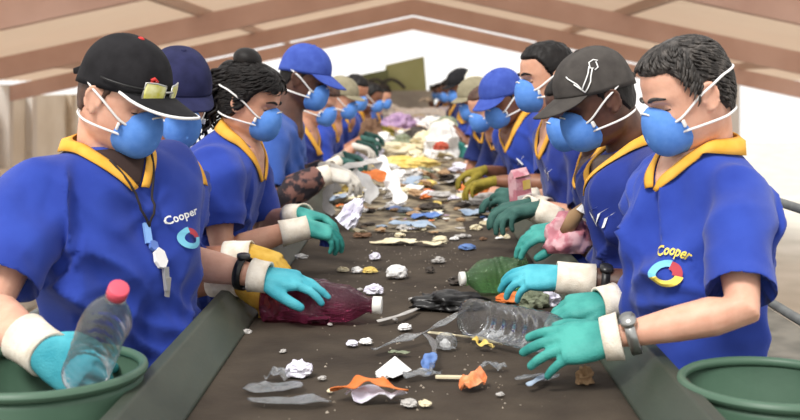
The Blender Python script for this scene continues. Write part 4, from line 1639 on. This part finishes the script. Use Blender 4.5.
item('green_wrapper', 'green and white crinkled wrapper beside the orange-brown scrap', crumple(.030, .020, .024, 86, .45), 'green', B(534, 307), .2, cat='wrapper')
item('white_wrapper', 'pale crinkled wrapper end beside the green crinkled wrapper', crumple(.020, .014, .018, 87, .45), 'lav', B(550, 305), .2, cat='wrapper')
item('blue_scrap', 'blue plastic scrap alone on the belt behind the green bottle', crumple(.024, .020, .010, 91, .25), 'blue', B(467, 249), .3, cat='scrap')
item('paper_strip', 'long yellowish paper lying across the middle of the belt', sheet(.085, .030, 93, .2, .2), 'cream', B(396, 243, T), -.15, cat='paper')
item('paper_strip', 'shorter yellowish paper to the right of the long one', sheet(.050, .022, 94, .25, .2), 'cream', B(432, 245, T), .1, cat='paper')
item('blue_bits', 'pale blue torn film in the middle of the belt, largest of the blue scraps there', sheet(.075, .060, 96, .3, .3), 'pblue', B(413, 228, T), .1, cat='film')
item('blue_bits', 'dull blue film just behind the pale blue torn film', sheet(.055, .060, 97, .3, .3), 'blue', B(428, 218, T), .1, cat='film')
item('blue_bits', 'dull blue film by the belt edge beyond the white-capped bottle', sheet(.05, .07, 98, .3, .3), 'pblue', B(475, 215, T), .1, cat='film')
item('orange_bit', 'small orange-yellow scrap beside the rounded white cup', crumple(.018, .012, .008, 101, .4), 'yellow', B(370, 272), 0, cat='scrap')
item('white_bit', 'white scrap touching the small orange-yellow scrap', crumple(.014, .010, .008, 102, .4), 'white', B(357, 272), 0, cat='scrap')
item('lavender_bit', 'small pale lavender scrap behind the orange-yellow scrap', crumple(.014, .012, .013, 103, .3), 'lav', B(375, 259), 0, cat='scrap')
item('white_shard', 'white paper shard tucked under the purple bottle', sheet(.030, .016, 105, .2), 'white', B(318, 320, T), .2, cat='paper')
item('white_bit', 'white crumpled scrap beside the rail in front of the pony-tailed worker', crumple(.018, .012, .008, 106, .3), 'white', B(301, 258), 0, cat='scrap')
item('clear_bit', 'small crinkled clear scrap near the white bottle cap', crumple(.018, .012, .012, 107, .5), 'lav', B(374, 293), 0, cat='scrap')
item('grey_shard', 'long thin grey shard behind the long clear strip', ribbon([B(378, 322, .935), B(400, 316, .94), B(418, 309, .936)], .012), 'grey', cat='shard')
for k, (px, py, c, r) in enumerate(((246, 333, 'grey', .010), (283, 352, 'grey', .007), (352, 345, 'lav', .012), (366, 343, 'white', .012), (405, 329, 'white', .014), (330, 325, 'grey', .006), (343, 271, 'cream', .014),
                                    (412, 300, 'grey', .008), (455, 283, 'dark', .020), (505, 238, 'cream', .016), (438, 262, 'grey', .018), (430, 271, 'dark', .014), (409, 405, 'grey', .012), (322, 379, 'grey', .007),
                                    (330, 392, 'cream', .006), (425, 405, 'cream', .010), (500, 395, 'grey', .006), (540, 340, 'tan', .006), (395, 320, 'grey', .006), (360, 290, 'grey', .006))):
    item('paper_crumb', 'small pale crumb of paper on the bare near belt', crumple(r, r * .75, r * .5, 200 + k, .4, False), c, B(px, py), k, cat='scrap', group='small crumbs on the near belt')

# held or half-lifted things
item('held_paper', 'crumpled white paper in the pony-tailed worker\'s hands', crumple(.020, .030, .048, 111, .4), 'lav', P(343, 224, 3.30), .4, (.3, .6), cat='paper')
item('green_paper', 'pale green paper under the white paper in the pony-tailed worker\'s hands', sheet(.045, .03, 113, .4), 'cream', P(352, 232, 3.32), .3, (.1, .4), cat='paper')
item('dark_blue_scrap', 'dark blue scrap hanging below the pony-tailed worker\'s glove', crumple(.018, .018, .024, 115, .3), mat('scrap_deep_blue', (46, 62, 140), .7), P(327, 246, 3.28), 0, cat='scrap')
item('milk_carton', 'pink and white carton in the dark green gloves', moded(MB().box((-.030, -.022, -.055), (.030, .022, .045)).add([(-.030, -.022, .045), (.030, -.022, .045), (.030, .022, .045), (-.030, .022, .045), (-.030, 0, .072), (.030, 0, .072)],
     [(0, 1, 5, 4), (2, 3, 4, 5), (0, 4, 3), (1, 2, 5)]).mesh(), bevel=.002), C['pink'], P(520, 190, 3.55), .5, (.1, -.15), cat='carton')
ct = bpy.data.objects['milk_carton']
for nm, z0, z1, x0, x1, c in (('carton_panel', .005, .035, -.002, .026, 'yellow'), ('carton_panel', -.045, -.012, -.026, .026, 'white'), ('carton_top', .047, .050, -.028, .028, 'brown')):
    o = obj(nm, put(MB().box((x0, -.0235, z0), (x1, -.0215, z1)), P(520, 190, 3.55), .5, (.1, -.15)), C[c], ct, smooth=False)
item('pink_bag', 'crumpled pink striped bag beneath the second right worker\'s glove', crumple(.055, .045, .060, 121, .25), 'pink', P(568, 252, 2.93), .2, cat='bag', smooth=True)
item('paper_tube', 'torn white and brown paper tube standing in the pink striped bag', MB().tube([P(566, 232, 2.90), P(575, 216, 2.88), P(585, 204, 2.88)], [.018, .020, .008], 14), 'tan', cat='tube', smooth=True)
item('paper_tip', 'white torn paper tip on the end of the brown paper tube', MB().tube([P(581, 212, 2.87), P(588, 200, 2.87)], [.015, .003], 10), 'white', cat='paper')

# white strips and the orange card over the front of the heap
item('white_strip', 'broad white plastic strip slanting down at the front of the heap', ribbon([P(378, 158, 5.0), P(388, 175, 4.9), P(397, 192, 4.8), P(402, 203, 4.75)], .055, up=(0, -1, .3)), 'white', cat='strip')
item('white_strip', 'white plastic strip arching from the grey gloves to the orange card', ribbon([P(336, 192, 4.7), P(333, 178, 4.72), P(345, 168, 4.75), P(362, 164, 4.85), P(380, 160, 5.0)], .045, up=(0, -.6, 1)), 'grey', cat='strip')
item('white_strip', 'white plastic strip looping below the orange card', ribbon([P(352, 172, 4.8), P(364, 180, 4.72), P(372, 190, 4.7), P(366, 202, 4.68)], .05, up=(0, -1, .4), seed=2), 'white', cat='strip')
item('white_strip', 'narrow white strip hanging on the belt-edge side of the grey gloves', ribbon([P(336, 176, 4.6), P(329, 190, 4.6), P(326, 204, 4.6), P(334, 214, 4.58)], .035, up=(0, -1, .2), seed=1), 'grey', cat='strip')
item('orange_card', 'orange card caught in the white strips', sheet(.05, .035, 131, .2), 'orange', P(374, 176, 4.82), .3, (.9, 0), cat='card')
item('yellow_sheet', 'large yellow sheet lying across the heap', crumple(.19, .10, .045, 133, .22), 'yellow', B(404, 168, .97), .05, cat='sheet')
item('cream_sheet', 'cream crumpled sheet behind the large yellow sheet', crumple(.17, .12, .05, 134, .3), 'cream', B(398, 155, 1.0), .05, cat='sheet')
item('red_scrap', 'dark red-brown flattened box in front of the yellow sheet', crumple(.14, .08, .03, 135, .3), 'brown', B(408, 181, .95), .05, cat='box')
item('cone_bag', 'white pointed bag with red print standing on the heap', crumple(.10, .08, .15, 137, .3), 'white', B(441, 160, .98), .1, cat='bag')
item('red_print_scrap', 'red scrap on the front of the white pointed bag', crumple(.04, .03, .03, 138, .3), 'red', P(441, 150, 6.85), 0, cat='scrap')
item('teal_bag', 'teal bag beside the white pointed bag', crumple(.075, .07, .07, 139, .25), 'teal', B(455, 159, .98), .1, cat='bag')
item('white_bag', 'white bag between the teal bag and the belt edge', crumple(.10, .07, .06, 140, .25), 'white', B(472, 160, .97), -.2, cat='bag')
item('orange_carton', 'orange crushed carton under the olive glove', crumple(.075, .05, .05, 141, .25), 'orange', B(476, 198, .94), .2, cat='carton')
item('pale_bag', 'pale grey-green flattened bag in front of the orange crushed carton', crumple(.11, .04, .03, 142, .25), 'grey', B(492, 204, .94), .25, cat='bag')
item('brown_sack', 'brown sack standing at the left edge of the far heap', crumple(.09, .09, .15, 143, .2), 'brown', B(371, 150, 1.0), 0, cat='sack')
item('white_sack', 'white bag in front of the brown sack', crumple(.10, .09, .08, 144, .25), 'lav', B(366, 160, .98), 0, cat='bag')
item('purple_bag', 'pale purple bag on the far heap', crumple(.13, .12, .10, 145, .3), 'purple', B(399, 133, 1.06), 0, cat='bag')
item('white_bundle', 'large white bundle at the very back of the heap, left one', crumple(.22, .2, .09, 146, .3), 'white', B(408, 122, 1.07), 0, cat='bag')
item('white_bundle', 'large white bundle at the very back of the heap, right one', crumple(.20, .2, .09, 147, .3), 'white', B(428, 122, 1.07), 0, cat='bag')
item('grey_bundle', 'grey-green bundle on the right of the far heap', crumple(.11, .10, .09, 148, .25), 'green', B(446, 136, 1.08), 0, cat='bag')
item('dark_bundle', 'dark bundle in the middle of the far heap', crumple(.10, .09, .06, 149, .25), 'dark', B(418, 141, 1.08), 0, cat='bag')

for k, (px, py, c, a, lab) in enumerate(((432, 129, 'white', .10, 'white bag right of the pale purple bag on the far heap'), (415, 128, 'lav', .08, 'lavender-white bag between the purple bag and the dark bundle'),
        (386, 124, 'grey', .09, 'grey bag at the left rim of the far heap, behind the purple bag'), (426, 146, 'cream', .09, 'cream bag left of the white pointed bag'), (384, 142, 'white', .07, 'white crushed bag right of the brown sack'),
        (402, 145, 'green', .07, 'dull green crushed bag behind the cream sheet'), (459, 146, 'dark', .07, 'blackish crushed bag behind the teal bag'), (438, 124, 'pblue', .08, 'pale blue bag near the back of the heap, right half'),
        (392, 114, 'white', .12, 'white bag at the back left corner of the heap'), (445, 118, 'lav', .12, 'lavender-white bag at the back right corner of the heap'))):
    item('crushed_bag', lab, crumple(a, a * .85, a * .75, 300 + k, .3), c, B(px, py + 2, 1.05 if py > 135 else 1.07), k, cat='bag')

# the mixed rubbish itself: a base nobody could count, and countable scraps over it
rows = []
for y in np.linspace(4.3, 18.5, 200):
    ring = []
    for x in np.linspace(-.40, .40, 28):
        ring.append((x, y, BZ - .004 + heap(x, y)))
    rows.append(ring)
mb = MB().grid(rows, False)
p = np.array(mb.v)
lvl = sstep(p[:, 1], 4.6, 6.0)
p[:, 2] += lvl * (.018 * vnoise(p * 14, 71) + .022 * np.abs(vnoise(p * 6, 72)))
mb.v = [tuple(q) for q in p]
M_MIX = mat('mixed_rubbish', (84, 74, 62), .95, (168, 154, 128), 16, .6, 40, lo=.38, hi=.70, detail=8)
o = obj('rubbish_layer', mb, M_MIX)
tag(o, 'layer of fine mixed rubbish covering the far belt', 'rubbish')
o['kind'] = 'stuff'

r3 = random.Random(41)
KINDS_ = [('paper_scrap', 'white', 'torn white paper scrap in the mixed rubbish', 46), ('paper_scrap', 'cream', 'cream coloured paper scrap in the mixed rubbish', 56), ('card_scrap', 'tan', 'tan cardboard scrap in the mixed rubbish', 44),
          ('card_scrap', 'brown', 'dark brown cardboard scrap in the mixed rubbish', 22), ('film_scrap', 'grey', 'grey plastic scrap in the mixed rubbish', 54), ('film_scrap', 'lav', 'pale lavender plastic scrap in the mixed rubbish', 18),
          ('film_scrap', 'green', 'dull green scrap in the mixed rubbish', 22), ('film_scrap', 'blue', 'blue plastic scrap in the mixed rubbish', 9), ('film_scrap', 'pblue', 'pale blue film scrap in the mixed rubbish', 12),
          ('card_scrap', 'yellow', 'yellow scrap in the mixed rubbish', 9), ('card_scrap', 'orange', 'orange scrap in the mixed rubbish', 8), ('film_scrap', 'dark', 'blackish scrap in the mixed rubbish', 22), ('film_scrap', 'purple', 'pale purple scrap in the mixed rubbish', 7)]
for nm, c, lab, cnt in KINDS_:
    protos = []
    for k in range(4):
        sd = r3.randint(0, 9999)
        me = (crumple(1, .75, .40, sd, .4, False).mesh() if k % 2 else sheet(1.0, .7, sd, .35, .2, .03, 8))
        me.materials.append(C[c])
        protos.append(me)
    for k in range(cnt):
        u = r3.random()
        if u < .22:
            y = r3.uniform(4.0, 5.0)
        elif u < .62:
            y = r3.uniform(4.9, 6.6)
        else:
            y = r3.uniform(6.4, 14.0)
        x = r3.uniform(-.36, .36)
        sz = r3.uniform(.013, .050) * (1.0 if y < 5 else 1.25 if y < 7 else 1.7)
        if y < 4.9:
            sz *= .65
        o = bpy.data.objects.new(nm, protos[k % 4])
        COL.objects.link(o)
        hz = heap(x, y) + (.02 if y > 5.2 else .0)
        o.location = (x, y, BZ + hz)
        o.rotation_euler = (r3.uniform(-.25, .25) if y > 5 else 0, r3.uniform(-.25, .25) if y > 5 else 0, r3.uniform(0, 6.28))
        o.scale = (sz, sz, sz * r3.uniform(.6, 1.2))
        tag(o, lab, 'scrap', 'scraps of the mixed rubbish')

# grit and flakes over the near belt
mb = MB()
for k in range(900):
    y = 1.7 + 3.6 * r3.random() ** .8
    x = r3.uniform(-.38, .38)
    s = r3.uniform(.0012, .0042)
    a = r3.uniform(0, 6.28)
    z = BZ - .005
    mb.add([(x + s * math.cos(a), y + s * math.sin(a), z), (x - s * math.sin(a), y + s * math.cos(a), z), (x - s * math.cos(a), y - s * math.sin(a) * .6, z), (x, y, z + s * .9)], [(0, 1, 3), (1, 2, 3), (2, 0, 3), (0, 2, 1)])
o = obj('grit', mb, mat('grit_pale', (128, 116, 102), .9, (176, 166, 152), 9), smooth=False)
tag(o, 'fine grit and flakes scattered over the near belt', 'grit')
o['kind'] = 'stuff'

# -- things worn on things: sunglasses on the black cap, badge lanyard on the chest
HM1, chest1 = PF['person']
sg = empty('sunglasses', tuple(HM1 @ Vector((.10, 0, .075))))
tag(sg, 'yellow-lensed sunglasses resting on the black cap above its visor', 'sunglasses')
M_LENS = mat('lens_yellow', (206, 200, 70), .15, (240, 240, 190), 30, spec=.8)


def capfront(th, z, off):
    k = (z - .02) / (.1179 - .02)
    x, y = hsurf(np.array([z]), np.array([th]), .013 + off)
    return HM1 @ Vector((float(x[0]), float(y[0]), z + .028 * k))


for s in (-1, 1):
    rows = [[capfront(s * (.10 + .55 * i / 10), .050 + (.017 * math.sin(a) * (1 - .15 * abs(i - 5) / 5)), .010) for a in np.linspace(-1.3, 1.3, 7)] for i in range(11)]
    obj('lens', moded(MB().grid(rows, False).mesh(), solid=.002), M_LENS, sg)
    loop = [r[-1] for r in rows] + [r[0] for r in rows[::-1]] + [rows[0][-1]]
    obj('lens_frame', MB().tube(loop, .0022, 6), mat('frame_silver', (176, 176, 172), .3, metal=.6), sg)
    obj('temple_arm', MB().tube([capfront(s * (.66 + .9 * t), .052 - .010 * t, .009) for t in np.linspace(0, 1, 12)], .0022, 6), mat('frame_black', (30, 30, 30), .4), sg)
obj('bridge', MB().tube([capfront(a, .054, .012) for a in (-.1, 0, .1)], .0025, 6), mat('frame_silver', (176, 176, 172), .3), sg)

ly = empty('badge_lanyard', tuple(chest1(.5, .0)[0]))
tag(ly, 'dark neck lanyard with pale blue clip and keys on the black-capped worker\'s chest', 'lanyard')
cordm = mat('lanyard_cord', (44, 38, 40), .8)
obj('neck_cord', MB().tube([chest1(.90 - .36 * t, (.052 * (1 - t) + .004), .010)[0] for t in np.linspace(0, 1, 16)], .0028, 6), cordm, ly)
obj('neck_cord', MB().tube([chest1(.90 - .36 * t, -(.050 * (1 - t)) + .004, .010)[0] for t in np.linspace(0, 1, 16)], .0028, 6), cordm, ly)


def on_front(poly, t, lat, lift, th=.004):
    c, n = chest1(t, lat, lift)
    up = Vector((0, 0, 1))
    up = (up - n * up.dot(n)).normalized()
    r = up.cross(n)
    v = [c + r * x + up * y for x, y in poly] + [c + r * x + up * y + n * th for x, y in poly]
    k = len(poly)
    f = [tuple(range(k))[::-1], tuple(range(k, 2 * k))] + [(i, (i + 1) % k, (i + 1) % k + k, i + k) for i in range(k)]
    return MB().add(v, f)


obj('clip_strap', on_front([(-.008, -.022), (.006, -.024), (.008, .020), (-.006, .022)], .51, -.004, .004, .008), mat('strap_pale_blue', (128, 170, 226), .7), ly, smooth=False)
obj('swivel', on_front([(-.012, -.004), (-.006, -.012), (.008, -.010), (.012, .004), (.004, .010), (-.006, .010)], .45, -.004, .004, .008), mat('swivel_blue', (90, 120, 190), .5), ly, smooth=False)
obj('key_tag', on_front([(-.016, -.006), (-.010, -.020), (.004, -.024), (.016, -.010), (.014, .012), (.002, .022), (-.012, .014)], .395, -.002, .006, .008), C['white'], ly, smooth=False)
obj('key', on_front([(-.004, -.032), (.006, -.034), (.008, .016), (-.006, .018)], .325, .000, .006, .008), mat('key_metal', (190, 188, 184), .35, metal=.5), ly, smooth=False)
obj('key', on_front([(-.004, -.024), (.004, -.026), (.006, .016), (-.004, .018)], .285, .006, .006, .008), mat('key_metal', (190, 188, 184), .35), ly, smooth=False)
